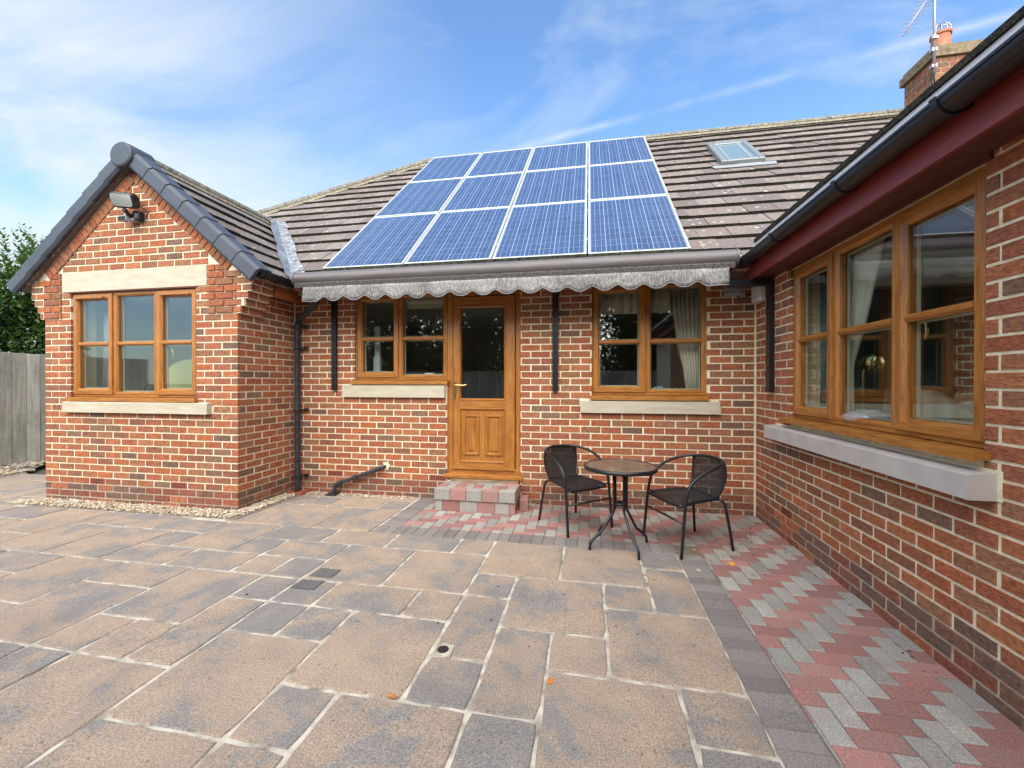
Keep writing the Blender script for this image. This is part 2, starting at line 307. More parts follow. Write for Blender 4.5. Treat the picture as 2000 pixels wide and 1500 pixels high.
# ---------------------------------------------------------------- mesh builder
class MB:
    def __init__(s): s.v = []; s.f = []; s.m = []; s.c = []
    def add(s, vs, fs, mi=0, c=None):
        k = len(s.v); s.v += [tuple(x) for x in vs]
        for i, f in enumerate(fs):
            s.f.append(tuple(k+j for j in f)); s.m.append(mi[i] if isinstance(mi, list) else mi); s.c.append(c)
        return s
    def box(s, a, b, mi=0, c=None, F=None):
        x0, y0, z0 = a; x1, y1, z1 = b
        vs = [(x0,y0,z0),(x1,y0,z0),(x1,y1,z0),(x0,y1,z0),(x0,y0,z1),(x1,y0,z1),(x1,y1,z1),(x0,y1,z1)]
        if F: vs = [F(*v) for v in vs]
        return s.add(vs, [(0,3,2,1),(4,5,6,7),(0,1,5,4),(1,2,6,5),(2,3,7,6),(3,0,4,7)], mi, c)
    def cbox(s, a, b, ch=0.004, mi=0, c=None, F=None):
        # box whose last axis (w) top has chamfered edges
        x0, y0, z0 = a; x1, y1, z1 = b; k = min(ch, (x1-x0)*.4, (y1-y0)*.4)
        vs = [(x0,y0,z0),(x1,y0,z0),(x1,y1,z0),(x0,y1,z0),(x0,y0,z1-k),(x1,y0,z1-k),(x1,y1,z1-k),(x0,y1,z1-k),
              (x0+k,y0+k,z1),(x1-k,y0+k,z1),(x1-k,y1-k,z1),(x0+k,y1-k,z1)]
        if F: vs = [F(*v) for v in vs]
        return s.add(vs, [(0,3,2,1),(0,1,5,4),(1,2,6,5),(2,3,7,6),(3,0,4,7),(4,5,9,8),(5,6,10,9),(6,7,11,10),(7,4,8,11),(8,9,10,11)], mi, c)
    def prism(s, poly, w0, w1, F, mi=0, c=None, ch=0.0):
        n = len(poly); vs = [F(u, v, w0) for u, v in poly]; fs = [tuple(range(n-1, -1, -1))]
        if ch:
            cu = sum(p[0] for p in poly)/n; cv = sum(p[1] for p in poly)/n
            vs += [F(u, v, w1-ch) for u, v in poly]
            for u, v in poly:
                d = math.hypot(u-cu, v-cv) or 1; k = max(0, 1-ch*1.3/d); vs.append(F(cu+(u-cu)*k, cv+(v-cv)*k, w1))
            for i in range(n):
                j = (i+1) % n; fs += [(i, j, n+j, n+i), (n+i, n+j, 2*n+j, 2*n+i)]
            fs.append(tuple(range(2*n, 3*n)))
        else:
            vs += [F(u, v, w1) for u, v in poly]
            for i in range(n): j = (i+1) % n; fs.append((i, j, n+j, n+i))
            fs.append(tuple(range(n, 2*n)))
        return s.add(vs, fs, mi, c)
    def tube(s, pts, r, n=10, mi=0, caps=True, c=None):
        pts = [Vector(p) for p in pts]; rs = r if isinstance(r, (list, tuple)) else [r]*len(pts); rings = []
        t0 = (pts[1]-pts[0]).normalized(); ref = Vector((0,0,1)) if abs(t0.z) < .9 else Vector((1,0,0))
        nrm = t0.cross(ref).normalized(); vs = []
        for i, p in enumerate(pts):
            t = (pts[min(i+1, len(pts)-1)]-pts[max(i-1, 0)]).normalized()
            nrm = (nrm - t*nrm.dot(t)).normalized(); b = t.cross(nrm)
            for k in range(n):
                a = 2*math.pi*k/n; vs.append(p + nrm*math.cos(a)*rs[i] + b*math.sin(a)*rs[i])
        fs = []
        for i in range(len(pts)-1):
            for k in range(n): fs.append((i*n+k, i*n+(k+1) % n, (i+1)*n+(k+1) % n, (i+1)*n+k))
        if caps: fs += [tuple(range(n-1, -1, -1)), tuple((len(pts)-1)*n+k for k in range(n))]
        return s.add(vs, fs, mi, c)
    def lathe(s, prof, cx, cy, n=24, mi=0, c=None):
        vs = []; fs = []
        for r, z in prof:
            for k in range(n): a = 2*math.pi*k/n; vs.append((cx+r*math.cos(a), cy+r*math.sin(a), z))
        for i in range(len(prof)-1):
            for k in range(n): fs.append((i*n+k, i*n+(k+1) % n, (i+1)*n+(k+1) % n, (i+1)*n+k))
        fs.append(tuple(range(n-1, -1, -1))); fs.append(tuple((len(prof)-1)*n+k for k in range(n)))
        return s.add(vs, fs, mi, c)
    def sweep(s, prof, a, b, F, mi=0, closed=True, c=None):
        # profile of (p, q) points swept along third axis from a to b; F(p, q, t)
        n = len(prof); vs = [F(p, q, a) for p, q in prof] + [F(p, q, b) for p, q in prof]; fs = []
        for i in range(n if closed else n-1): j = (i+1) % n; fs.append((i, j, n+j, n+i))
        if closed: fs += [tuple(range(n-1, -1, -1)), tuple(range(n, 2*n))]
        return s.add(vs, fs, mi, c)
    def mesh(s, name, mats, smooth=False):
        me = bpy.data.meshes.new(name); me.from_pydata(s.v, [], s.f); me.update()
        for m_ in (mats if isinstance(mats, (list, tuple)) else [mats]): me.materials.append(M[m_])
        me.polygons.foreach_set('material_index', s.m)
        if any(x is not None for x in s.c):
            at = me.attributes.new('Col', 'FLOAT_COLOR', 'FACE'); fl = []
            for x in s.c: fl += list(x if x is not None else (1, 1, 1))[:3] + [1.0]
            at.data.foreach_set('color', fl)
        if smooth is True: me.polygons.foreach_set('use_smooth', [True]*len(me.polygons))
        elif smooth:
            me.polygons.foreach_set('use_smooth', [True]*len(me.polygons)); me.set_sharp_from_angle(angle=rad(smooth))
        return me
    def build(s, name, mats, parent=None, smooth=False, org=None):
        if org is not None: s.v = [(x-org[0], y-org[1], z-org[2]) for x, y, z in s.v]
        o = bpy.data.objects.new(name, s.mesh(name, mats, smooth)); col.objects.link(o)
        if parent is not None: o.parent = parent
        elif org is not None: o.location = org
        return o
def tag(o, label, cat, group=None):
    o['label'] = label; o['category'] = cat
    if group: o['group'] = group
    return o
def thing(name, label, cat, loc=(0, 0, 0), rz=0.0, group=None):
    o = bpy.data.objects.new(name, None); o.empty_display_size = 0.2; col.objects.link(o); o.location = loc; o.rotation_euler = (0, 0, rz)
    return tag(o, label, cat, group)
def structure(o): o['kind'] = 'structure'; return o
def stuff(o): o['kind'] = 'stuff'; return o
def put(name, me, parent, loc, mw=None):
    o = bpy.data.objects.new(name, me); col.objects.link(o); o.parent = parent
    if mw is not None: m4 = mw.to_4x4(); m4.translation = Vector(loc); o.matrix_local = m4
    else: o.location = loc
    return o
def copy_tree(o, parent=None):
    c_ = o.copy(); col.objects.link(c_)
    if parent is not None: c_.parent = parent
    for ch in list(o.children): copy_tree(ch, c_)
    return c_
class Frame:
    def __init__(s, O, U, V, W): s.O = Vector(O); s.U = Vector(U); s.V = Vector(V); s.W = Vector(W)
    def __call__(s, u, v, w=0.0): return s.O + s.U*u + s.V*v + s.W*w
    def mat3(s): return Matrix((s.U, s.V, s.W)).transposed()
def clip(poly, a, b, c):           # keep a*u+b*v+c >= 0
    out = []
    for i in range(len(poly)):
        p, q = poly[i], poly[(i+1) % len(poly)]; dp = a*p[0]+b*p[1]+c; dq = a*q[0]+b*q[1]+c
        if dp >= 0: out.append(p)
        if (dp >= 0) != (dq >= 0): t = dp/(dp-dq); out.append((p[0]+(q[0]-p[0])*t, p[1]+(q[1]-p[1])*t))
    return out
def parea(p): return abs(sum(p[i][0]*p[(i+1) % len(p)][1]-p[(i+1) % len(p)][0]*p[i][1] for i in range(len(p))))/2 if len(p) > 2 else 0
def rsub(r, h):                    # rect minus rect, each (u0,u1,v0,v1)
    if h[0] >= r[1] or h[1] <= r[0] or h[2] >= r[3] or h[3] <= r[2]: return [r]
    o = []
    if h[0] > r[0]: o.append((r[0], h[0], r[2], r[3]))
    if h[1] < r[1]: o.append((h[1], r[1], r[2], r[3]))
    a, b_ = max(r[0], h[0]), min(r[1], h[1])
    if h[2] > r[2]: o.append((a, b_, r[2], h[2]))
    if h[3] < r[3]: o.append((a, b_, h[3], r[3]))
    return o

# ---------------------------------------------------------------- ground
g = MB().add([(-300,-300,-.06),(300,-300,-.06),(300,300,-.06),(-300,300,-.06)], [(0,1,2,3)])
structure(g.build('ground', 'soil'))
XL, YG, XW0 = -5.405, -0.875, -8.06     # wing: side wall plane, gable plane, left edge
# patio bed (pointing) as one sheet, pieces lie on it
bed = MB().box((-10.6, -12, -0.055), (0.0, 0.0, -0.006))
patio = structure(bed.build('patio', 'pointing'))
GX, GY, PX, PY = -1.01, -1.165, 0.300, 0.3075
SL = '''0 0 0 0|1 2 0 1|3 4 0 1|5 5 0 0|6 7 0 0|8 9 0 0|10 11 0 0|12 13 0 1|14 15 0 0|16 16 0 0|17 17 0 0|18 18 0 0|19 20 0 1|0 0 1 2|5 6 1 2|7 8 1 2|9 10 1 1|11 11 1 1|14 14 1 1|15 16 1 2|17 18 1 2|1 1 2 2|2 3 2 3|4 4 2 2|9 9 2 2|10 10 2 2|11 12 2 2|13 14 2 2|0 1 3 4|4 4 3 4|5 5 3 3|6 7 3 3|8 8 3 3|9 9 3 3|10 11 3 4|12 13 3 3|14 15 3 4|16 17 3 3|2 2 4 4|3 3 4 5|5 6 4 5|7 7 4 4|8 8 4 4|9 9 4 5|12 13 4 5|0 0 5 5|1 2 5 6|4 4 5 5|7 8 5 6|10 10 5 5|11 11 5 5|0 0 6 7|3 3 6 7|4 5 6 7|6 6 6 6|9 10 6 7|11 11 6 7|12 12 6 6|6 6 7 7|7 8 7 8|9 10 -2 -1|11 12 -2 -1|13 14 -2 -1|13 13 -3 -3|12 12 -3 -3|10 11 -3 -3|9 9 -3 -3'''
DARKS = {(1,2),(4,2),(4,5),(0,5),(8,4),(11,5),(8,3),(6,6),(9,2),(14,1),(16,0),(17,0),(11,1),(13,-3),(11,6),(12,6),(9,-3)}
TANS = {(5,0),(2,4),(5,3),(7,4),(10,5),(3,4),(1,0),(5,4),(7,5),(6,7)}
used = set(); slabs = []
for t in SL.split('|'):
    a, b_, c_, d_ = map(int, t.split()); slabs.append((a, b_, c_, d_))
    for i in range(a, b_+1):
        for j in range(c_, d_+1): used.add((i, j))
rs = random.Random(3)
for j in range(-4, 26):
    for i in range(0, 31):
        if (i, j) in used: continue
        if j < 0 and i < 23 and not (9 <= i <= 14): continue
        if j < -1 and i > 31: continue
        if i < 3 and j > 12: pass
        for w, h in sorted([(2,2),(2,1),(1,2),(1,1),(2,2)], key=lambda q: rs.random()*(3 if q != (1,1) else 1), reverse=True) + [(1,1)]:
            cells = [(i+a, j+b_) for a in range(w) for b_ in range(h)]
            if all(c_ not in used and (c_[1] >= 0 or c_[0] >= 23 or 9 <= c_[0] <= 14) for c_ in cells):
                used.update(cells); slabs.append((i, i+w-1, j, j+h-1)); break
for a, b_, c_, d_ in slabs:
    if c_ > 21: continue
    x1 = GX-PX*a; x0 = GX-PX*(b_+1); y1 = GY-PY*c_; y0 = GY-PY*(d_+1)
    if c_ < 0: y1 = GY-0.325*c_; y0 = GY-0.325*(d_+1); x1 = max(min(x1, -3.70), -20)
    if c_ == -3 and a < 15: y1 = min(y1, -0.13)
    if c_ < 0 and x0 < XW0 < x1: x1 = XW0-.01
    elif x0 < XL and c_ < 0 and x1 > XW0: x0 = max(x0, XL+.12)
    if c_ == 0 and XW0-.2 < x0 and x1 < XL+.15: y1 = -1.10
    gp = 0.0058+R.random()*.004
    x0 += gp; x1 -= gp; y0 += gp; y1 -= gp
    if x1-x0 < .04 or y1-y0 < .04: continue
    cx, cy = (x0+x1)/2, (y0+y1)/2; pl = []
    for (ax, ay), (bx, by) in (((x0,y0),(x1,y0)), ((x1,y0),(x1,y1)), ((x1,y1),(x0,y1)), ((x0,y1),(x0,y0))):
        L = math.hypot(bx-ax, by-ay); n = max(3, int(L/.07))
        nx, ny = (by-ay)/L, -(bx-ax)/L
        for k in range(n):
            t = k/n; e = R.uniform(-.004, .002) - (.006 if k == 0 else 0)
            cxd = (1 if cx > ax else -1)*(.005 if k == 0 else 0); 
            pl.append((ax+(bx-ax)*t+nx*e-cx+cxd, ay+(by-ay)*t+ny*e-cy))
    zt = R.uniform(-.0015, .0025); tx, ty = R.uniform(-.004, .004), R.uniform(-.004, .004)
    mb = MB().prism(pl, -.04, 0.0, lambda u, v, w: Vector((u, v, w+zt+(u*tx+v*ty if w > -.03 else 0))), ch=.005)
    o = mb.build('paving_slab', 'slab', patio); o.location = (cx, cy, 0)
    sz = (b_-a+1)*(d_-c_+1); bi = .42 if (a, c_) in DARKS else .555 if sz == 4 else R.choice([.49, .52, .56, .47]) if sz == 2 else R.choice([.43, .55])
    if (a, c_) in TANS: bi = .565
    o.color = (bi+R.uniform(-.03, .03), 0, 0, 1)

# block paving: herringbone field plus charcoal border
bp = structure(MB().box((-3.69, -1.165, -.05), (0, 0, -.005)).box((-1.01, -8.0, -.05), (0, -1.165, -.005)).build('block_paving', 'sand'))
BX0, BX1, BY0, BY1, BXR = -3.49, 0.0, -0.965, 0.0, -0.815
FLAT = Frame((0,0,0), (1,0,0), (0,1,0), (0,0,1))
CR, CG, CD = (0.335, 0.152, 0.128), (0.325, 0.31, 0.27), (0.19, 0.172, 0.158)
pav_cache = {}
def paver(poly, colr):
    if parea(poly) < 0.0008: return
    z = R.uniform(-.001, .003); cu = sum(p[0] for p in poly)/len(poly); cv = sum(p[1] for p in poly)/len(poly)
    key = (colr, tuple((round(u-cu, 3), round(v-cv, 3)) for u, v in poly))
    if key not in pav_cache:
        pav_cache[key] = MB().prism([(u-cu, v-cv) for u, v in poly], -.04, 0, FLAT, c=colr, ch=.004).mesh('paver', 'paver')
    o = put('block_paver', pav_cache[key], bp, (cu, cv, z))
    o.rotation_euler = (R.uniform(-.008, .008), R.uniform(-.008, .008), R.uniform(-.006, .006))
STEPBOX = (-3.34, -2.48, -0.46, 0.0)
gpv = .0026
for i in range(-36, 1):
    for j in range(-30, 25):
        k = (i-j) % 4
        if k == 0: r_ = (-.1+.1*i, .1+.1*i, -2.31+.1*j, -2.21+.1*j, CR)
        elif k == 3: r_ = (-.1+.1*i, .1*i, -2.31+.1*j, -2.11+.1*j, CG)
        else: continue
        x0, x1, y0, y1, cc = r_; x0 += gpv; x1 -= gpv; y0 += gpv; y1 -= gpv
        if y1 < -3.9: continue
        q = [(x0,y0),(x1,y0),(x1,y1),(x0,y1)]
        inA = lambda P: clip(clip(clip(clip(P, 0,1,-BY0-gpv), 0,-1,BY1-.004), 1,0,-BX0-gpv), -1,0,BX1-.003)
        inB = lambda P: clip(clip(clip(P, 0,-1,BY0-gpv), 1,0,-BXR-gpv), -1,0,BX1-.003)
        pa = inA(q)
        if parea(pa) > .0008:
            cxp, cyp = sum(p[0] for p in pa)/len(pa), sum(p[1] for p in pa)/len(pa)
            if not (STEPBOX[0]+.05 < x0 and x1 < STEPBOX[1]-.05 and y0 > STEPBOX[2]+.05):
                if y0 < BY0 and x0 > BXR: pa = clip(clip(q, 1,0,-BXR-gpv), -1,0,BX1-.003)
                paver(pa, cc)
                continue
            continue
        pb = inB(q)
        if parea(pb) > .0008: paver(pb, cc)
n = int((BXR-BX0+.2+.19)/.1)
for k in range(27):
    x0 = -3.69+.0993*k; paver([(x0+gpv, -1.165+gpv), (x0+.0993-gpv, -1.165+gpv), (x0+.0993-gpv, BY0-gpv), (x0+gpv, BY0-gpv)], CD)
for k in range(8): y0 = BY0+.12*k; paver([(-3.69+gpv, y0+gpv), (BX0-gpv, y0+gpv), (BX0-gpv, y0+.12-gpv), (-3.69+gpv, y0+.12-gpv)], CD)
for k in range(28): y0 = -1.165-.1*(k+1); paver([(-1.01+gpv, y0+gpv), (BXR-gpv, y0+gpv), (BXR-gpv, y0+.1-gpv), (-1.01+gpv, y0+.1-gpv)], CD)

# ---------------------------------------------------------------- house
house = thing('house', 'red brick bungalow with brown tiled roof, gabled wing and oak coloured windows', 'house')
CP, Z1 = 0.07694, 0.0513
F_back = Frame((0,0,0), (1,0,0), (0,0,1), (0,-1,0)); F_gab = Frame((0,YG,0), (1,0,0), (0,0,1), (0,-1,0))
F_side = Frame((XL,0,0), (0,1,0), (0,0,1), (1,0,0)); F_right = Frame((0,0,0), (0,-1,0), (0,0,1), (-1,0,0))
XC, WK, WA = -6.75, 0.865, 3.96      # wing ridge x, slope, tile apex
RED = [(0.39,0.125,0.058),(0.42,0.142,0.066),(0.36,0.112,0.054),(0.42,0.130,0.052),(0.35,0.120,0.064),(0.39,0.152,0.075),(0.44,0.158,0.068),(0.37,0.138,0.064)]
BRN = [(0.29,0.122,0.066),(0.32,0.140,0.070),(0.27,0.108,0.062),(0.34,0.155,0.080)]
DRK = [(0.215,0.118,0.076),(0.235,0.128,0.082),(0.19,0.105,0.070),(0.25,0.14,0.085)]
PLR = [(0.25,0.085,0.052),(0.28,0.096,0.058)]; PLD = [(0.165,0.098,0.072),(0.19,0.11,0.076),(0.21,0.105,0.066)]
def bcol(r):
    if r <= 2 and R.random() < .86: return R.choice(PLR if R.random() < .48 else PLD)
    x = R.random(); return R.choice(RED if x < .66 else BRN if x < .93 else DRK)
bricks = []                           # (frame, poly, colour, depth offset, wall)
def lay(F, wall, u0, u1, r0, r1, ph, holes=(), clips=(), off=0.0, cut=None):
    for r in range(r0, r1):
        z0 = Z1+(r-1)*CP+.0072; z1 = Z1+r*CP-.0072; z0 = max(z0, -.03)
        p = (ph + (0 if r % 2 else .1125)) % .225
        k0 = math.floor((u0-p)/.225)
        for k in range(k0, math.ceil((u1-p)/.225)+1):
            a, b_ = p+.225*k+.0074, p+.225*(k+1)-.0074
            jit = R.uniform(-.003, .003); a, b_ = max(a+jit, u0), min(b_+jit, u1)
            if b_-a < .025: continue
            parts = [(a, b_, z0+R.uniform(-.0012, .0012), z1+R.uniform(-.0012, .0012))]; cc = bcol(r)
            for h in holes: parts = [q for s_ in parts for q in rsub(s_, h)]
            for q in parts:
                if q[1]-q[0] < .018 or q[3]-q[2] < .02: continue
                pl = [(q[0],q[2]),(q[1],q[2]),(q[1],q[3]),(q[0],q[3])]
                for cl in clips: pl = clip(pl, *cl) if pl else pl
                if parea(pl) > .0006: bricks.append((F, pl, cc, off+R.uniform(-.0015, .0015), wall))
def wall_body(name, F, rect, holes, w0=-.26, tri=None):
    mb = MB(); rr = [rect]
    for h in holes: rr = [q for s_ in rr for q in rsub(s_, (h[0]-.002, h[1]+.002, h[2]-.002, h[3]+.002))]
    for q in rr:
        for a, b_, mi in ((q[2], min(q[3], Z1+2*CP), 1), (max(q[2], Z1+2*CP), q[3], 0)):
            if b_-a > .001: mb.box((q[0], a, w0), (q[1], b_, -.0055), mi, F=F)
    if tri: mb.prism(tri, w0, -.0055, F)
    return mb.build(name, ['mortar', 'mortar_dark'], house)
# openings, as (u0,u1,v0,v1)
WL = (-4.566, -3.37, 1.375, 2.50); DR = (-3.372, -2.480, .262, 2.50); WR = (-1.676, -.472, 1.20, 2.50)
SLL = (-4.715, -3.385, 1.205, 1.355); SLR = (-1.80, -.355, 1.052, 1.188)
hb = [WL, (WL[0], WL[1], 1.355, 1.38), DR, WR, (WR[0], WR[1], 1.188, 1.21), SLL, SLR]
w_back = wall_body('wall', F_back, (XL-.2, .2, -.06, 2.56), [WL, DR, WR])
AIR_B = [(-4.948, -4.727, 3), (-3.598, -3.377, 3), (-.898, -.677, 3)]
def airz(r): return (Z1+(r-1)*CP+.003, Z1+r*CP-.003)
hb += [(a, b_, airz(r)[0], airz(r)[1]) for a, b_, r in AIR_B]
lay(F_back, w_back, XL+.004, -.004, 0, 33, 0.0, hb)
WG = (-7.674, -5.936, 1.185, 2.445); LG = (-7.79, -5.79, 2.44, 2.662); SG = (-7.722, -5.738, 1.04, 1.168)
AIR_G = [(-7.403, -7.182, 3), (-6.278, -6.057, 3)]
hg = [WG, LG, SG, (WG[0], WG[1], 1.168, 1.19)] + [(a, b_, airz(r)[0], airz(r)[1]) for a, b_, r in AIR_G]
SI, SO = 3.625, 3.80                  # inner / outer apex of the sloping verge course
w_gab = wall_body('wall', F_gab, (XW0, XL-.0075, -.06, 2.60), [WG], -.26, [(XW0-.2, 2.60), (XL+.2, 2.60), (XC+.02, SO), (XC-.02, SO)])
cg = [(-WK, -1, SI+WK*XC-.004+.0), (WK, -1, SI-WK*XC-.004)]
def rk(x, apex): return apex-WK*abs(x-XC)
lay(F_gab, w_gab, XW0+.002, XL-.0, 0, 28, .02, hg)
CB0 = 28                               # first corbelled course
lay(F_gab, w_gab, LG[0]-.012, LG[1]+.012, CB0, 48, .08, hg, [(-WK, -1, SI+WK*XC), (WK, -1, SI-WK*XC)])
for r in range(CB0, 35):               # stepped shoulders
    st = min(r-CB0+1, 4)*.046
    for sx in (1, -1):
        if sx > 0: lay(F_gab, w_gab, LG[1]+.012, XL+st, r, r+1, .06, (), [(-WK, -1, (SI if r > 33 else SO)+WK*XC)] , .014)
        else: lay(F_gab, w_gab, XW0-st, LG[0]-.012, r, r+1, .15, (), [(WK, -1, (SI if r > 33 else SO)-WK*XC)], .014)
    z0, z1 = Z1+(r-1)*CP, Z1+r*CP
    if r < CB0+6:
        for sx in (1, -1):
            xa = XL if sx > 0 else XW0
            pl = [(YG-.013, z0+.004), (YG+.10+R.random()*.06, z0+.004), (YG+.10+.05, z1-.004), (YG-.013, z1-.004)]
            Fs = Frame((xa+sx*(st), 0, 0), (0, 1, 0), (0, 0, 1), (sx, 0, 0)) if sx > 0 else Frame((xa-st, 0, 0), (0, 1, 0), (0, 0, 1), (-1, 0, 0))
            mb = MB()
            ye = YG+.30+.0*r
            mb.box((min(xa, xa+sx*(st-.004)), YG-.009, z0), (max(xa, xa+sx*(st-.004)), ye, z1))
            mb.build('corbel', 'mortar', w_gab)
            ym = YG+R.uniform(.10, .2)
            for a, b_ in ((YG+.0175, ym-.005), (ym+.005, ye+.002)):
                q = [(a, z0+.0045), (b_, z0+.0045), (b_, z1-.0045), (a, z1-.0045)]
                bricks.append((Fs, q, bcol(r), 0.0, w_gab))
# sloping header course under the verge
for sx in (1, -1):
    dv = Vector((sx, -WK)).normalized(); nv = Vector((-dv.y*sx, dv.x*sx)) if sx > 0 else Vector((dv.y, -dv.x))
    nv = Vector((WK*sx, 1)).normalized(); th = (SO-SI)*math.cos(math.atan(WK))
    t = -.10
    while True:
        a = Vector((XC, SI)) + dv*t; b_ = a + dv*.067
        if a.y < 2.60: break
        q = [a+nv*.008, b_+nv*.008, b_+nv*(th-.004), a+nv*(th-.004)]
        q = [(v_.x, v_.y) for v_ in q]; q = clip(q, sx, 0, -sx*XC-.003)
        if sx < 0: q = q[::-1]
        if parea(q) > .001: bricks.append((F_gab, q, R.choice(BRN+BRN+RED), .012, w_gab))
        t += .0775
w_side = wall_body('wall', F_side, (YG+.0085, .1, -.06, 2.60), [])
lay(F_side, w_side, YG+.031, -.004, 0, 33, YG+.225, [(YG-.01, YG+.305, Z1+(CB0-1)*CP, 2.62)])
WRT = (.744, 2.519, 1.085, 2.36); SRT = (.478, 2.585, .882, 1.008)
AIR_R = [(.565, .785, 3)]
hr = [WRT, SRT, (WRT[0], WRT[1], 1.0, 1.09)] + [(a, b_, airz(r)[0], airz(r)[1]) for a, b_, r in AIR_R]
w_right = wall_body('wall', F_right, (-.2, 6.2, -.06, 2.42), [WRT])
lay(F_right, w_right, .006, 4.4, 0, 32, .1125+.0, hr)
# choose the bricks that show largest as single objects, the rest as one part
def score(b):
    F, pl = b[0], b[1]; P = F(sum(p[0] for p in pl)/len(pl), sum(p[1] for p in pl)/len(pl), 0); d = P-CAMPOS; dep = d.dot(fwd)
    if dep < .2: return 0
    x = d.dot(rgt)/dep*805.9; y = d.dot(up2)/dep*805.9
    if abs(x) > 1010 or abs(y) > 760: return 0
    return parea(pl)*abs(d.normalized().dot(F.W))/(d.length**2)*(1+(x*x+y*y)/650000)**1.0
bricks.sort(key=score, reverse=True)
bcache = {}; rest = MB()
for i, (F, pl, cc, off, wl) in enumerate(bricks):
    if i < 300:
        cu = sum(p[0] for p in pl)/len(pl); cv = sum(p[1] for p in pl)/len(pl)
        key = (cc, tuple((round((u-cu)*250), round((v-cv)*250)) for u, v in pl))
        if key not in bcache: bcache[key] = MB().prism([(u-cu, v-cv) for u, v in pl], -.03, 0, FLAT, c=cc, ch=.0035).mesh('brick', 'brick')
        put('brick', bcache[key], wl, F(cu, cv, off), F.mat3())
    else: rest.prism(pl, -.03, off, F, c=cc, ch=.0035)
stuff(rest.build('brickwork', 'brick', house))
# white mortar line down the internal corner, air bricks
MB().box((-.016, -.014, .0), (.002, .002, 2.5)).build('corner_mortar', 'mortar', house)
MB().box((XL-.002, -.014, .0), (XL+.014, .002, 2.45)).build('corner_mortar', 'mortar', house)
for F, L in ((F_back, AIR_B), (F_gab, AIR_G), (F_right, AIR_R)):
    for a, b_, r in L:
        z0, z1 = airz(r); ab = MB().box((a+.004, z0+.002, -.03), (b_-.004, z1-.002, -.0015), F=F).build('air_brick', 'airbrick', house)
        mb = MB(); nn = 8
        for k in range(nn):
            for q in (0, 1):
                u = a+.02+(b_-a-.04)*(k+.5)/nn; v = z0+(z1-z0)*(.32+.36*q); mb.box((u-.0065, v-.0085, -.004), (u+.0065, v+.0085, .0005), F=F)
        mb.build('vent_holes', 'dark', ab)
def stone(name, F, r, w1, m_, w0=-.1, tilt=.012):
    mb = MB(); u0, u1, v0, v1 = r
    pr = [(w0, v0), (w1, v0), (w1, v1-tilt), (w1-.01, v1-tilt+.004), (w0, v1)]
    mb.sweep(pr, u0, u1, lambda p, q, t: F(t, q, p)); return mb.build(name, m_, house)
stone('sill', F_back, SLL, .045, 'stone'); stone('sill', F_back, SLR, .045, 'stone'); stone('sill', F_gab, SG, .055, 'stone')
stone('sill', F_right, SRT, .105, 'stone_grey', tilt=.02); stone('lintel', F_gab, LG, .006, 'stone', tilt=.0)
MB().box((SRT[0]-.012, SRT[2], -.02), (SRT[1]+.022, SRT[3]+.006, .001), F=F_right).build('sill_pointing', 'mortar', house)

# ---------------------------------------------------------------- windows and door
def ring(mb, F, u0, u1, v0, v1, t, w0, w1, ch=.012, tb=None):
    # mitred frame, inner front edge chamfered; vertical members slot 0, horizontal slot 1
    tb = tb or t
    o_ = [(u0,v0),(u1,v0),(u1,v1),(u0,v1)]; i_ = [(u0+t,v0+tb),(u1-t,v0+tb),(u1-t,v1-t),(u0+t,v1-t)]; s_ = [(u0+t-ch,v0+tb-ch),(u1-t+ch,v0+tb-ch),(u1-t+ch,v1-t+ch),(u0+t-ch,v1-t+ch)]
    for k in range(4):
        j = (k+1) % 4; mi = 1 if k in (0, 2) else 0
        e = .004; oo = [o_[k], o_[j]]
        vs = [F(*o_[k], w0), F(*o_[j], w0), F(*o_[j], w1-e), F(*o_[k], w1-e)]
        ek = [(o_[q][0]+(e if o_[q][0] == u0 else -e), o_[q][1]+(e if o_[q][1] == v0 else -e)) for q in (k, j)]
        vs += [F(*ek[0], w1), F(*ek[1], w1), F(*s_[k], w1), F(*s_[j], w1), F(*i_[k], w1-ch), F(*i_[j], w1-ch), F(*i_[k], w0), F(*i_[j], w0)]
        mb.add(vs, [(0,1,2,3),(3,2,5,4),(4,5,7,6),(6,7,9,8),(8,9,11,10),(10,11,1,0)], mi)
def bar(mb, F, u0, u1, v, h, w0, w1, vert=False):
    a, b_, ch = h/2, h/2, h*.3
    pr = [(-a, w0), (a, w0), (a, w1-ch), (a-ch, w1), (-a+ch, w1), (-a, w1-ch)]
    if vert: mb.sweep(pr, u0, u1, lambda p, q, t: F(v+p, t, q), 0)
    else: mb.sweep(pr, u0, u1, lambda p, q, t: F(t, v+p, q), 1)
OAK = ['oak_v', 'oak_h']
def pane(F, u0, u1, v0, v1, w, parent):
    MB().box((u0, v0, w-.024), (u1, v1, w), F=F).build('pane', 'glass', parent)
    mb = MB(); t = .011; w -= .034
    for q in ((u0,u0+t,v0,v1),(u1-t,u1,v0,v1),(u0+t,u1-t,v0,v0+t),(u0+t,u1-t,v1-t,v1)): mb.box((q[0],q[2],w-.012),(q[1],q[3],w), F=F)
    mb.build('glazing_spacer', 'spacer', parent)
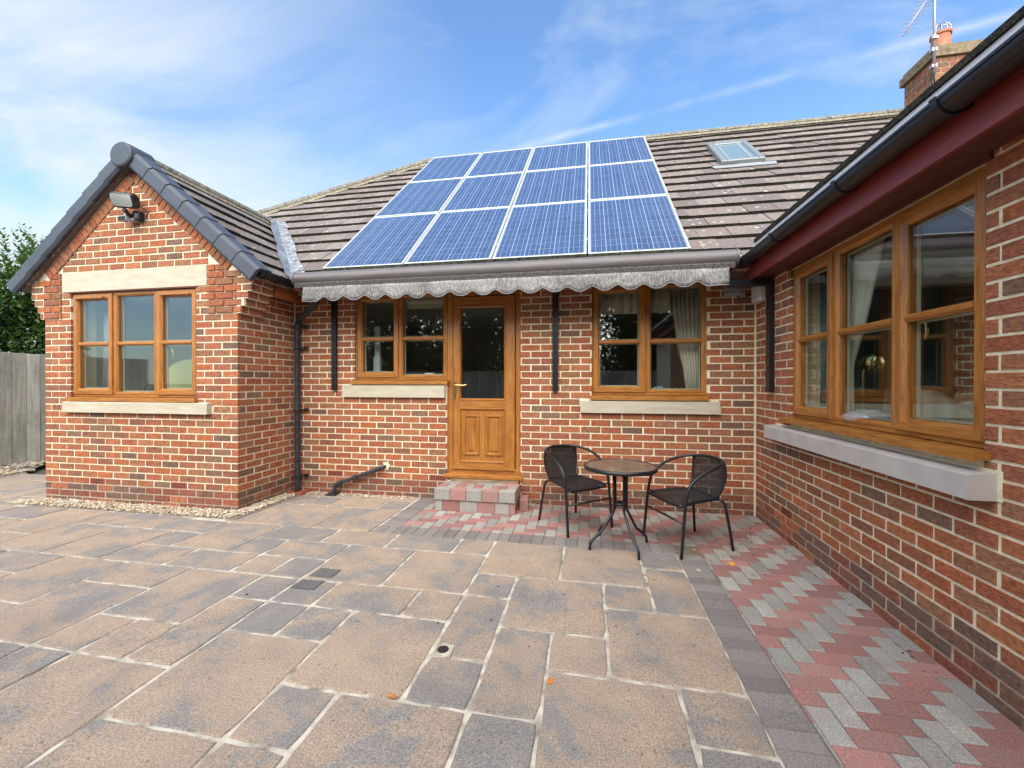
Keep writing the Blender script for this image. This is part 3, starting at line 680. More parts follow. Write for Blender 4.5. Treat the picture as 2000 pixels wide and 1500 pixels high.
def window(F, r, cols, vt, cill, label, top=0.0, wf=-.045, cillw=.05, over=.02):
    u0, u1, v0, v1 = r; wn = bpy.data.objects.new('window', None); col.objects.link(wn); wn.parent = house; wn['label'] = label
    fr = MB(); ring(fr, F, u0, u1, v0, v1, .045, wf-.07, wf)
    for i, (a, b_, kind) in enumerate(cols):
        if i: fr.cbox((a-.022, v0+.04, wf-.07), (a+.022, v1-.04, wf), .006, 0, F=F)
    fr.build('frame', OAK, wn)
    for i, (a, b_, kind) in enumerate(cols):
        L = a+(.018 if i else .028); Rr = b_-(.018 if i < len(cols)-1 else .028); B, T = v0+.03, v1-.03
        if kind == 's':
            sh = MB(); ring(sh, F, L-.004, Rr+.004, B, T, .068, wf-.06, wf+.016, .02); g0, g1, g2, g3 = L+.064, Rr-.064, B+.068, T-.068
            bar(sh, F, g0-.004, g1+.004, vt, .045, wf-.02, wf+.010); sh.build('sash', OAK, wn); wg = wf-.016
        else:
            sh = MB(); ring(sh, F, L-.010, Rr+.010, B, T, .034, wf-.05, wf+.004, .016); g0, g1, g2, g3 = L+.024, Rr-.024, B+.034, T-.034
            bar(sh, F, g0-.004, g1+.004, vt, .045, wf-.03, wf+.002); sh.build('glazing_bead', OAK, wn); wg = wf-.026
        pane(F, g0, g1, g2, vt-.021, wg, wn); pane(F, g0, g1, vt+.021, g3, wg, wn)
    if cill:
        c0, c1 = cill; mb = MB(); pr = [(wf-.05, c0+.004), (cillw-.012, c0), (cillw-.012, c0-.008), (cillw, c0-.008), (cillw, c1-.010), (cillw-.006, c1-.006), (wf-.05, c1)]
        mb.sweep(pr, u0-over, u1+over*.6, lambda p, q, t: F(t, q, p), 1); mb.build('cill', OAK, wn)
    return wn
wgb = window(F_gab, (-7.68, -5.93, 1.215, 2.44), [(-7.68, -7.082, 's'), (-7.082, -6.495, 'f'), (-6.495, -5.93, 's')], 1.83, (1.175, 1.215), 'oak window with three lights in the gable end', cillw=.035, wf=-.03)
wlb = window(F_back, (-4.572, -3.381, 1.415, 2.49), [(-4.572, -3.992, 's'), (-3.992, -3.381, 'f')], 1.925, (1.372, 1.415), 'oak window joined to the back door', over=.045, cillw=.03)
wrb = window(F_back, (-1.682, -.466, 1.247, 2.49), [(-1.682, -1.082, 's'), (-1.082, -.466, 'f')], 1.84, (1.203, 1.247), 'oak window with two lights below the awning', over=.012, cillw=.03)
wrr = window(F_right, (.738, 2.525, 1.09, 2.36), [(.738, 1.335, 's'), (1.335, 1.94, 'f'), (1.94, 2.525, 's')], 1.745, (1.052, 1.09), 'large oak window in the right hand wall', over=.05, cillw=.065, wf=-.03)
for F, u, v, wn in ((F_right, 2.035, 1.70, wrr), (F_gab, -6.375, 1.74, wgb)):
    MB().tube([F(u-.05, v+.02, -.09), F(u, v+.025, -.11), F(u+.012, v-.02, -.11), F(u+.005, v-.075, -.11)], .008, 8).build('window_handle', 'brass', wn, True)
for a, b_ in ((-7.62, -7.20), (-6.40, -6.02)):
    mb = MB(); n = 8
    mb.box((a, 2.355, -.03), (b_, 2.372, .012), 1, F=F_gab); mb.build('drip_strip', OAK, wgb)
MB().box((-7.70, 2.425, -.06), (-5.915, 2.447, .004), F=F_gab).build('head_trim', 'soffit', wgb)
# door
door = bpy.data.objects.new('door', None); col.objects.link(door); door.parent = house; door['label'] = 'oak coloured half glazed back door with brass handle'
F = F_back; mb = MB(); ring(mb, F, -3.378, -2.474, .30, 2.49, .075, -.115, -.045, .012); mb.build('door_frame', OAK, door)
lf = MB(); L0, L1, B0, T0 = -3.297, -2.556, .362, 2.40; wl_ = -.036
gl = (-3.222, -2.668, 1.182, 2.285); pn = (-3.218, -2.668, .447, 1.075)
for rr_, mi in (((L0, gl[0], B0, T0), 0), ((gl[1], L1, B0, T0), 0), ((gl[0], gl[1], gl[3], T0), 1), ((gl[0], gl[1], pn[3], gl[2]), 1), ((gl[0], gl[1], B0, pn[2]), 1)):
    lf.box((rr_[0], rr_[2], -.105), (rr_[1], rr_[3], wl_), mi, F=F)
ring(lf, F, gl[0]-.006, gl[1]+.006, gl[2]-.006, gl[3]+.006, .02, -.10, wl_+.008, .012); ring(lf, F, pn[0]-.006, pn[1]+.006, pn[2]-.006, pn[3]+.006, .02, -.10, wl_+.008, .012)
lf.box((L0-.002, B0-.004, -.1), (L1+.002, B0+.045, wl_+.014), 1, F=F); lf.build('door_leaf', OAK, door)
dp = MB().box((pn[0]+.005, pn[2]+.005, -.1), (pn[1]-.005, pn[3]-.005, wl_-.014), 0, F=F)
dp.build('door_panel', OAK, door)
for a, b_ in ((-3.170, -2.982), (-2.900, -2.705)):
    rp = MB(); ring(rp, F, a, b_, .525, 1.0, .032, -.06, wl_+.004, .016); rp.cbox((a+.045, .57, -.06), (b_-.045, .955, wl_-.004), .008, 0, F=F); rp.build('raised_panel', OAK, door)
MB().box((gl[0]+.006, gl[2]+.006, -.075), (gl[1]-.006, gl[3]-.006, -.052), F=F).build('pane', 'glass', door)
MB().box((L0-.02, .30, -.11), (L1+.02, .357, -.055), F=F).build('threshold_strip', 'alu_grey', door)
MB().sweep([(-.11, .262), (.03, .262), (.03, .295), (.02, .303), (-.11, .31)], -3.40, -2.455, lambda p, q, t: F(t, q, p), 1).build('threshold', OAK, door)
h = MB().box((-3.292, 1.19, wl_), (-3.26, 1.40, wl_+.006), F=F); h.tube([F(-3.276, 1.355, wl_), F(-3.276, 1.355, wl_+.045), F(-3.26, 1.357, wl_+.052), F(-3.20, 1.352, wl_+.05), F(-3.15, 1.352, wl_+.05), F(-3.125, 1.36, wl_+.048)], .0085, 10)
h.build('door_handle', 'brass', door, 40)
MB().box((-3.281, 1.225, wl_+.004), (-3.271, 1.25, wl_+.0075), F=F).build('keyhole', 'dark', door)

# ---------------------------------------------------------------- roofs
CS = math.cos(math.atan(.9)); SN = math.sin(math.atan(.9))
F_roof = Frame((0, -.383, 2.885-.383*.9), (1, 0, 0), (0, CS, SN), (0, -SN, CS))     # u = x, v = up the slope
TC = [(0.180,0.150,0.134),(0.198,0.165,0.146),(0.165,0.138,0.124),(0.210,0.180,0.160),(0.150,0.124,0.112),(0.190,0.155,0.134)]
roof = MB()
def lowroof(mb, F, poly, w0=-.16, w1=-.03): mb.prism(poly, w0, w1, F)
vmax = (3.35+.383)/CS
xr_valley = lambda v: -.20 + v*CS
lowroof(roof, F_roof, [(XL+.28, .0), (-.20, .0), (-.20+vmax*CS, vmax), (-4.93, vmax), (-7.3, (1.5+.383)/CS), (-6.75, (1.19+.383)/CS)])
F_roofb = Frame((0, 3.35, 5.90), (1, 0, 0), (0, CS, -SN), (0, SN, CS))
lowroof(roof, F_roofb, [(-4.93, 0), (7, 0), (7, 4.8), (-8.8, 4.8)], -.16, -.02)
CW = math.cos(math.atan(WK)); SW = math.sin(math.atan(WK))
F_wr = Frame((-5.12, 0, WA-WK*(-5.12-XC)), (0, 1, 0), (-CW, 0, SW), (SW, 0, CW))   # wing right slope: u = y, v up the slope
wv = (-5.12-XC)/CW
lowroof(roof, F_wr, [(-.93, 0), (-.383, 0), (1.19, wv), (-.93, wv)][::1], -.10, -.03)
F_wl = Frame((-8.40, 0, WA-WK*(XC+8.40)), (0, -1, 0), (CW, 0, SW), (-SW, 0, CW))
wvl = (XC+8.40)/CW
lowroof(roof, F_wl, [(.93, 0), (.93, wvl), (-1.19, wvl), (-1.5, 0)], -.10, 0.0)
F_rr = Frame((-.22, 0, 2.625), (0, -1, 0), (.82, 0, .572), (-.572, 0, .82))                # right wing: u = -y, v up
lowroof(roof, F_rr, [(.37, 0), (6.5, 0), (6.5, 1.7), (-.8, 1.7)], -.10, -.0)
ro = roof.build('roof', 'tile', house)
for p_ in ro.data.polygons: pass
at = ro.data.attributes.new('Col', 'FLOAT_COLOR', 'FACE'); at.data.foreach_set('color', [.2,.155,.13,1.0]*len(ro.data.polygons))
PANELS = (-4.742, -.718, (-.4+.383)/CS+.0, 4.69)
tcache = {}
def roof_tile(F, poly, thick=.048):
    v0 = min(p[1] for p in poly); cu = sum(p[0] for p in poly)/len(poly); cc = R.choice(TC)
    key = (cc, tuple((round(u-cu, 3), round(v-v0, 3)) for u, v in poly))
    if key not in tcache:
        n = len(poly); vs = []; fs = []
        for u, v in poly: vs.append((u-cu, v-v0, .008-.040*(v-v0)/.36-.004))
        for u, v in poly: vs.append((u-cu, v-v0, thick+.008-.040*(v-v0)/.36))
        for i in range(n): j = (i+1) % n; fs.append((i, j, n+j, n+i))
        fs.append(tuple(range(n, 2*n))); low_ = []
        for i in range(n):
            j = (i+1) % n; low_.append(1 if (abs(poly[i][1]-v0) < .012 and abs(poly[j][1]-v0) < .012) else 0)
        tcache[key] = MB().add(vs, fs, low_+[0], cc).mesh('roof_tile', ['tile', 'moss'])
    put('roof_tile', tcache[key], ro, F(cu, v0, -.03+R.uniform(-.003, .006)), F.mat3())
GA, TW = .303, .322
rows = int(vmax/GA)+1; ntile = 0
for r in range(rows):
    v0 = -.03+r*GA; v1 = min(v0+.345, vmax)
    for k in range(-26, 16):
        u0 = k*TW+(TW/2 if r % 2 else 0)+.1+R.uniform(-.002, .002); u1 = u0+TW-.005
        if u0 > PANELS[0]+.05 and u1 < PANELS[1]-.05 and v0 > .1: continue
        y = -.383+(v0+.12)*CS
        pl = [(u0, v0+R.uniform(-.003, .003)), (u1, v0+R.uniform(-.003, .003)), (u1, v1), (u0, v1)]
        if y < 1.19:
            d_ = (XC+5.12)/((1.19+.383)/CS); pl = clip(pl, 1, -d_, -(-5.12+.045))
        else:
            d_ = (-7.3+4.93)/(((1.5+.383)/CS)-vmax); pl = clip(pl, 1, -d_, -(-4.93-d_*vmax+.0))
        pl = clip(pl, -1, CS, -.20)
        # what the right hand eaves hide can be left out
        if u1 > 3.9: continue
        if len(pl) > 2 and parea(pl) > .003: roof_tile(F_roof, pl); ntile += 1
for r in range(8):
    v0 = -.03+r*.30; v1 = min(v0+.34, wv)
    if v1-v0 < .05: continue
    for k in range(-4, 5):
        u0 = -.93+(k+3)*.322-(.16 if r % 2 else 0); u1 = u0+.317
        pl = clip([(u0, v0+R.uniform(-.004, .004)), (u1, v0+R.uniform(-.004, .004)), (u1, v1), (u0, v1)], 1, 0, .93)
        d_ = (1.19+.383)/wv; pl = clip(pl, -1, d_, -.383-.04)
        if len(pl) > 2 and parea(pl) > .003: roof_tile(F_wr, pl, .042)
# ridge, hip and wing ridge: half round capping in short lengths, bedded on mortar
def capping(p0, p1, r, seg, label=None, m_='ridge', squash=.75, drop=0.02):
    p0, p1 = Vector(p0), Vector(p1); d = p1-p0; L = d.length; d.normalize(); sd = d.cross(Vector((0,0,1))).normalized(); up = sd.cross(d)
    n = max(1, round(L/seg))
    for k in range(n):
        a = p0+d*(L*k/n+.004); b_ = p0+d*(L*(k+1)/n-.004); r1 = r*R.uniform(.97, 1.04); mb = MB(); pr = []
        for q in range(9):
            t = math.pi*q/8; pr.append((math.cos(t)*r1, math.sin(t)*r1*squash))
        pr2 = pr+[(-r1*.8, -.02), (r1*.8, -.02)]
        mb.sweep(pr2, 0, (b_-a).length, lambda x, y, t: a+sd*x+up*(y-drop)+d*t); mb.build('ridge_tile', m_, ro, 40)
    mb = MB(); pr = [(r*1.22, -.05), (r*.85, .02), (-r*.85, .02), (-r*1.22, -.05)]
    mb.sweep(pr, 0, L, lambda x, y, t: p0+sd*x+up*(y-drop-.01)+d*t); mb.build('ridge_bedding', 'bedding', ro)
capping((-4.93, 3.35, 5.905), (6.8, 3.35, 5.905), .12, .45)
capping((-4.95, 3.34, 5.90), (-7.55, 1.32, 4.09), .11, .42)
capping((XC, -.90, 3.935), (XC, 1.2, 3.935), .115, .42)
# valley flashing
mb = MB(); n = 14; vs = []
for i in range(n+1):
    t = i/n; base = Vector((-5.13-(XC*-1-5.13)*t, -.36+1.55*t, 2.575+1.40*t)); base = Vector((-5.13+(XC+.08+5.13)*t, -.39+1.55*t, 2.56+1.385*t))
    jw = [R.uniform(-.02, .02) for _ in range(4)]
    for q, (du, dz) in enumerate(((-.10, .075), (-.035, .035), (.0, .02), (.05, .025), (.12, .055))):
        vs.append(base+Vector((du*.9+.02+(jw[q % 4] if q in (0, 4) else 0), du*.9*.6, dz+.01+R.uniform(-.006, .006))))
fs = [(i*5+q, i*5+q+1, (i+1)*5+q+1, (i+1)*5+q) for i in range(n) for q in range(4)]
mb.add(vs, fs); vf = mb.build('valley_flashing', 'lead', ro)
sm = vf.modifiers.new('thick', 'SOLIDIFY'); sm.thickness = .004; sm.offset = 1
# verge caps on the gable and the round ridge end
for sx, xe in ((1, -5.105), (-1, -8.40)):
    Lx = abs(xe-XC); n = 7; dv = Vector((sx, 0, -WK)).normalized(); nv = Vector((WK*sx, 0, 1)).normalized(); tot = Lx*math.hypot(1, WK)
    for k in range(n):
        a = .10+(tot-.10)*k/n; b_ = .10+(tot-.10)*(k+1)/n+.03; base = Vector((XC, YG-.085, WA+.045)); lift = .009
        q0 = lambda t, w, y: Vector((XC, 0, WA))+dv*t+nv*(w+lift*(t-a)/(b_-a)-.004)+Vector((0, y, 0))
        pr = [(YG-.095, -.115), (YG-.115, -.09), (YG-.115, .025), (YG-.085, .058), (YG+.075, .062), (YG+.075, .03), (YG-.07, .02), (YG-.07, -.115)]
        mb = MB(); mb.sweep(pr, a, b_, lambda y, w, t: q0(t, w, y-.007*(t-a)/(b_-a)-.0004*k)); mb.build('verge_cap', 'verge', ro)
mb = MB(); pr = []
for q in range(25):
    t = 2*math.pi*q/24
disc = [(XC+.145*math.cos(2*math.pi*q/28), WA-.075+.135*math.sin(2*math.pi*q/28)) for q in range(28)]
mb.prism(disc, 0, .06, Frame((0, YG-.09, 0), (1,0,0), (0,0,1), (0,-1,0)), ch=.012)
mb.prism([(XC+(x-XC)*1.02, WA-.075+(z-WA+.075)*1.02) for x, z in disc], -.2, .02, Frame((0, YG-.09, 0), (1,0,0), (0,0,1), (0,-1,0)), ch=.004)
mb.build('ridge_end_cap', 'verge', ro, 30)
# eaves boards: wing
MB().box((XL+.0, YG+.30, 2.37), (XL+.19, -.12, 2.385)).build('soffit', 'soffit', house)
MB().box((XL+.19, YG+.302, 2.352), (XL+.215, -.12, 2.52)).build('fascia', 'fascia_brown', house)
# eaves boards: back wall
MB().box((XL+.2, -.34, 2.50), (.0, .0, 2.52)).build('soffit', 'soffit', house)
MB().box((XL+.2, -.365, 2.46), (-.19, -.34, 2.60)).build('fascia', 'soffit', house)
# eaves boards: right wing
MB().box((-.185, -6.2, 2.385), (.02, -.02, 2.40)).build('soffit', 'soffit', house)
MB().box((-.21, -6.2, 2.362), (-.185, -.02, 2.56)).build('fascia', 'fascia', house)
MB().box((-.016, -2.56, 2.352), (.0, -.72, 2.386)).build('window_head_board', 'soffit', house)
# gutters
GP = []
for q in range(13): t = math.pi+math.pi*q/12; GP.append((.056*math.cos(t), .056*math.sin(t)))
GP = [(-.062, .012), (-.062, 0)] + GP + [(.062, 0), (.062, .012), (.052, .012)] + [(.051*math.cos(t), .050*math.sin(t)) for t in [2*math.pi-math.pi*q/12 for q in range(13)]] + [(-.052, .012)]
def gutter(F, a, b_, brk):
    g_ = MB().sweep(GP, a, b_, lambda p, q, t: F(p, q, t)).build('gutter', 'black', house, 40)
    for t in brk:
        mb = MB(); pts = [(-.068, .016)] + [(.064*math.cos(x), .064*math.sin(x)) for x in [math.pi+math.pi*q/10 for q in range(11)]] + [(.068, .03), (.075, -.05), (.058, -.05)]
        inn = [(p*.9, q*.9+.002) for p, q in pts[:12]]
        mb.sweep(pts[:12]+inn[::-1], t-.016, t+.016, lambda p, q, t_: F(p, q, t_)); mb.sweep([(.055, .02), (.078, .03), (.078, -.07), (.060, -.03)], t-.016, t+.016, lambda p, q, t_: F(p, q, t_))
        mb.build('gutter_bracket', 'black', g_, 40)
    return g_
gutter(lambda p, q, t: Vector((-.275+p, -t, 2.525+q)), .42, 6.2, [.62, 1.18, 2.02, 2.72, 3.6])
gutter(lambda p, q, t: Vector((-5.108-p, t, 2.545+q)), YG-.06, -.42, [YG+.02, YG+.22, -.5])
# white strip of tile undercloak above the right hand gutter
MB().box((-.252, -6.2, 2.56), (-.242, -.62, 2.634)).build('eaves_strip', 'white_plastic', house)
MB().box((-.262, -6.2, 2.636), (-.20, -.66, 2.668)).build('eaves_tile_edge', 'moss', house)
# downpipe with swan neck, clips and gully
pp = [(-4.86, -.36, 2.44), (-4.86, -.33, 2.37), (-4.89, -.30, 2.325), (-5.26, -.10, 2.165), (-5.305, -.075, 2.13), (-5.318, -.068, 2.07)]
dpipe = MB().tube(pp, .036, 12).build('downpipe', 'pipe', house, 40)
MB().tube([(-5.318, -.068, 2.10), (-5.318, -.068, .0)], .034, 14).build('pipe_length', 'pipe', dpipe, 40)
for z in (2.055, 1.80, 1.02, .19):
    MB().lathe([(.040, z), (.0425, z+.008), (.0425, z+.036), (.040, z+.044)], -5.318, -.068, 14).box((-5.30, -.05, z+.012), (-5.215, -.03, z+.032)).box((-5.24, -.05, z+.006), (-5.205, .0, z+.038)).build('pipe_clip', 'pipe', dpipe, 40)
mb = MB().box((-5.37, -.20, -.005), (-5.16, .0, .012)).box((-5.37, -.20, .012), (-5.35, -.0, .035)).box((-5.18, -.2, .012), (-5.16, 0, .035)).box((-5.35, -.2, .012), (-5.18, -.18, .035)); mb.build('gully', 'airbrick', house)
# sink waste pipe
wp = MB().tube([(-4.16, -.0, .355), (-4.16, -.035, .355), (-4.19, -.062, .348), (-4.25, -.065, .325), (-4.73, -.065, .145), (-4.775, -.067, .125), (-4.795, -.07, .09), (-4.80, -.075, .04), (-4.81, -.08, .0)], .022, 12).build('waste_pipe', 'pipe', house, 40)
for a, b_ in (((-4.19, -.063, .348), (-4.29, -.065, .310)), ((-4.50, -.065, .232), (-4.56, -.065, .209)), ((-4.70, -.065, .157), (-4.74, -.065, .141))): MB().tube([a, b_], .028, 12).build('pipe_coupling', 'pipe', wp, 40)
MB().tube([(-4.773, -.067, .127), (-4.79, -.068, .105)], .029, 12).tube([(-4.797, -.072, .07), (-4.80, -.074, .05)], .028, 12).box((-4.88, -.15, .0), (-4.74, -.02, .014)).box((-4.86, -.13, .014), (-4.77, -.04, .028)).build('gully_adaptor', 'pipe', wp, 40)
mb = MB(); pl = [(-4.15+.045*(1+.35*R.uniform(-1, 1))*math.cos(2*math.pi*q/14), .37+.052*(1+.35*R.uniform(-1, 1))*math.sin(2*math.pi*q/14)) for q in range(14)]
mb.prism(pl, -.006, .008, F_back, ch=.003); mb.build('mortar_patch', 'mortar', wp)
# chimney
ch = bpy.data.objects.new('chimney', None); col.objects.link(ch); ch.parent = house
HX0, HX1, HY0, HY1 = 3.62, 4.42, 2.90, 3.53
MB().box((HX0, HY0, 5.0), (HX1, HY1, 6.47)).build('chimney_stack', 'mortar_dark', ch)
F_c1 = Frame((HX0, 0, 0), (0, -1, 0), (0, 0, 1), (-1, 0, 0)); F_c2 = Frame((0, HY0, 0), (1, 0, 0), (0, 0, 1), (0, -1, 0)); mb = MB()
for Fc, u0, u1, ph in ((F_c1, -HY1, -HY0, .0), (F_c2, HX0, HX1, .1)):
    for r in range(0, 20):
        z = 6.47-(r+1)*CP; p = ph+(.1125 if r % 2 else 0); k0 = math.floor((u0-p)/.225)
        for k in range(k0, k0+6):
            a, b_ = max(p+.225*k+.005, u0), min(p+.225*(k+1)-.005, u1)
            if b_-a > .03: mb.prism([(a, z+.005), (b_, z+.005), (b_, z+CP-.005), (a, z+CP-.005)], -.02, .006, Fc, c=R.choice(BRN+PLR+DRK), ch=.004)
stuff(mb.build('chimney_brickwork', 'brick', ch))
MB().box((HX0-.05, HY0-.05, 6.472), (HX1+.05, HY1+.05, 6.60)).box((HX0-.015, HY0-.015, 6.60), (HX1+.015, HY1+.015, 6.665)).build('chimney_cap', 'chim_cap', ch)
cp_ = MB().lathe([(.125, 6.64), (.13, 6.66), (.118, 6.68), (.112, 6.90), (.13, 6.905), (.13, 6.945), (.105, 6.95), (.10, 6.80)], 3.81, 3.06, 22).build('chimney_pot', 'terracotta', ch, 40)
cp2 = MB()
for q in range(6):
    t = math.pi*q/6; cp2.tube([(3.81+.13*math.cos(t)*math.cos(x), 3.06+.13*math.sin(t)*math.cos(x), 6.94+.17*math.sin(x)) for x in [math.pi*k/10 for k in range(11)]], .004, 5)
for z, r_ in ((6.99, .125), (7.05, .09)): cp2.tube([(3.81+r_*math.cos(2*math.pi*k/16), 3.06+r_*math.sin(2*math.pi*k/16), z) for k in range(17)], .003, 5)
cp2.build('wire_balloon', 'galv', ch)
# rooflight
rl = bpy.data.objects.new('rooflight', None); col.objects.link(rl); rl.parent = house
su0, su1, sv0, sv1 = .195, .785, (1.86+.383)/CS, (2.64+.383)/CS
mb = MB(); 
for q in ((su0, su0+.085, sv0, sv1), (su1-.085, su1, sv0, sv1), (su0+.085, su1-.085, sv0, sv0+.085), (su0+.085, su1-.085, sv1-.13, sv1)): mb.cbox((q[0], q[2], -.05), (q[1], q[3], .085), .012, F=F_roof)
mb.build('rooflight_frame', 'rl_frame', rl); MB().box((su0+.08, sv0+.08, .0), (su1-.08, sv1-.12, .066), F=F_roof).build('pane', 'sky_glass', rl)
mb = MB().prism([(su0-.10, sv0-.13), (su1+.12, sv0-.14), (su1+.14, sv0-.02), (su1+.02, sv0+.02), (su0-.02, sv0+.02), (su0-.13, sv0-.04)], .018, .026, F_roof); mb.build('apron_flashing', 'alu_grey', rl)
mb = MB().tube([F_roof(su0+.13, sv0+.12, .07), F_roof(su0+.13, sv1-.17, .07)], .006, 6).tube([F_roof(su1-.16, sv0+.10, .07), F_roof(su1-.16, sv1-.15, .07)], .008, 6); mb.build('rooflight_trim', 'alu', rl)
# ---------------------------------------------------------------- solar panels
F_pan = Frame((0, -.4, 2.703), (1, 0, 0), (0, CS, SN), (0, -SN, CS)); PWD, PHT, PPX, PPY = .992, 1.548, 1.006, 1.563
def make_panel():
    p = thing('solar_panel', 'x', 'solar panel', group='solar panels on the main roof')
    mb = MB(); t = .024
    for q in ((0, t, 0, PHT), (PWD-t, PWD, 0, PHT), (t, PWD-t, 0, t), (t, PWD-t, PHT-t, PHT)): mb.cbox((q[0], q[2], -.045), (q[1], q[3], 0), .003)
    mb.build('panel_frame', 'alu', p)
    MB().box((.012, .012, -.03), (PWD-.012, PHT-.012, -.008)).build('backsheet', 'backsheet', p)
    MB().box((0.0, -.003, -.05), (PWD, -.0005, -.003)).build('stained_frame_edge', 'alu_moss', p)
    cw, chh = (PWD-2*t-.012)/6, (PHT-2*t-.02)/10; g_ = .003; h_ = .0055
    cm = MB().add([(g_-cw/2, h_-chh/2, 0), (cw/2-g_, h_-chh/2, 0), (cw/2-g_, chh/2-h_, 0), (g_-cw/2, chh/2-h_, 0),
                   (g_-cw/2, h_-chh/2, -.003), (cw/2-g_, h_-chh/2, -.003), (cw/2-g_, chh/2-h_, -.003), (g_-cw/2, chh/2-h_, -.003)],
                  [(0,1,2,3),(4,5,1,0),(5,6,2,1),(6,7,3,2),(7,4,0,3)]).mesh('cell', 'cell')
    bb = MB()
    for i in range(6):
        for j in range(10): put('cell', cm, p, (t+.006+cw*(i+.5), t+.01+chh*(j+.5), -.0055))
        for q in (.30, .70): u = t+.006+cw*(i+q); bb.box((u-.0013, t+.01, -.0056), (u+.0013, PHT-t-.01, -.0048))
        if i: u = t+.006+cw*i; bb.box((u-.0030, t+.006, -.0070), (u+.0030, PHT-t-.006, -.0052))
    bb.build('busbars', 'busbar', p)
    return p
proto = make_panel()
cn_ = ['leftmost', 'second from the left', 'third from the left', 'rightmost']; rn_ = ['bottom row by the awning', 'middle row', 'top row at the ridge']
for j in range(3):
    for i in range(4):
        p = proto if (i, j) == (0, 0) else copy_tree(proto)
        m4 = F_pan.mat3().to_4x4(); m4.translation = F_pan(PANELS[0]+i*PPX+.006, j*PPY+.004, R.uniform(-.003, .003)); p.matrix_local = m4
        p['label'] = 'blue solar panel, %s in the %s' % (cn_[i], rn_[j])
rl_ = thing('panel_rails', 'aluminium mounting rails under the solar panels', 'rail', F_pan(PANELS[0], 0, -.11))
for j in range(3):
    for v in (.35, 1.2):
        mb = MB().box((PANELS[0]-.02, j*PPY+v-.02, -.105), (PANELS[1]+.03, j*PPY+v+.02, -.052), F=F_pan); mb.build('rail', 'alu_grey', rl_, org=rl_.location)
mb = MB()
for i in range(1, 4):
    for j in range(3):
        for v in (.35, 1.2): u = PANELS[0]+i*PPX; mb.box((u-.012, j*PPY+v-.022, -.05), (u+.012, j*PPY+v+.022, .004), F=F_pan)
mb.build('panel_clamps', 'alu_grey', rl_, org=rl_.location)

# ---------------------------------------------------------------- awning
AX0, AX1, AY, AZ = -4.985, -.355, -.50, 2.555
aw = thing('awning', 'closed awning with long brown cassette and mildewed scalloped grey valance', 'awning', (AX0, AY, 2.30)); ao = aw.location
pr = [(.085*math.cos(t), .078*math.sin(t)) for t in [rad(-80)+rad(300)*q/20 for q in range(21)]]
mb = MB().sweep(pr, AX0, AX1, lambda p, q, t: Vector((t, AY-p*.9, AZ+q))); mb.build('cassette', 'cassette', aw, 40, ao)
for x in (AX0, AX1): MB().sweep([(p*1.06, q*1.06) for p, q in pr], x-.012, x+.012, lambda p, q, t: Vector((t, AY-p*.9, AZ+q))).build('end_cap', 'cassette', aw, 40, ao)
MB().sweep([(-.075, 2.445), (-.062, 2.445), (-.05, 2.475), (-.02, 2.492), (-.02, 2.50), (-.06, 2.505), (-.078, 2.485)], AX0+.03, AX1-.03, lambda p, q, t: Vector((t, AY+p, q))).build('front_rail', 'rail', aw, False, ao)
vx0, vx1 = -4.85, -.437; NS = 18; per = .2426; vs = []; n = NS*14
for i in range(n+1):
    x = vx0+(vx1-vx0)*i/n; ph = (x-vx0)/per
    q_ = .5+.5*math.cos(2*math.pi*(x+4.588)/per); zb = 2.286+.046*q_**1.5
    if x < -4.71: zb = 2.288
    if x > -.585: zb = 2.289
    for k in range(5):
        t = k/4; z = 2.452+(zb-2.452)*t
        y = AY-.072+.006*math.sin(x*3.1)*t+.008*math.sin(x*11+2)*t+(.012*math.sin(x*23+t*4)*t if (ph < 1.2 or ph > NS-1.0) else 0)
        vs.append((x, y, z))
fs = [(i*5+k, (i+1)*5+k, (i+1)*5+k+1, i*5+k+1) for i in range(n) for k in range(4)]
va = MB().add(vs, fs).build('valance', 'valance', aw, True, ao); sm = va.modifiers.new('thick', 'SOLIDIFY'); sm.thickness = .003
MB().tube([Vector(vs[i*5+4]) for i in range(0, n+1)], .0035, 6).build('valance_piping', 'curtain_grey', aw, True, ao)
MB().box((AX0+.1, AY-.05, 2.40), (AX1-.1, AY+.06, 2.47)).build('folding_arms', 'dark', aw, False, ao)
def bracket(x):
    mb = MB().box((x-.031, -.038, 1.285), (x+.031, -.004, 2.42)).box((x-.028, -.46, 2.40), (x+.028, -.004, 2.45))
    mb.prism([(-.14, 2.405), (-.004, 2.27), (-.004, 2.31), (-.10, 2.405)], x-.004, x+.004, lambda u, v, w: Vector((w, u, v)))
    b_ = mb.build('wall_bracket', 'black', aw, False, ao)
    bm_ = MB()
    for z in [1.33+.155*k for k in range(6)]: bm_.tube([(x, -.038, z), (x, -.050, z)], .013, 8)
    bm_.build('bolts', 'black', b_, False)
    b_.children[0].location = Vector((0, 0, 0))-ao
bracket(-4.833); bracket(-2.08)
mb = MB().box((-.047, -.445, 1.30), (-.004, -.36, 2.35)).box((-.40, -.44, 2.30), (-.03, -.375, 2.37)); b_ = mb.build('wall_bracket', 'black', aw, False, ao)

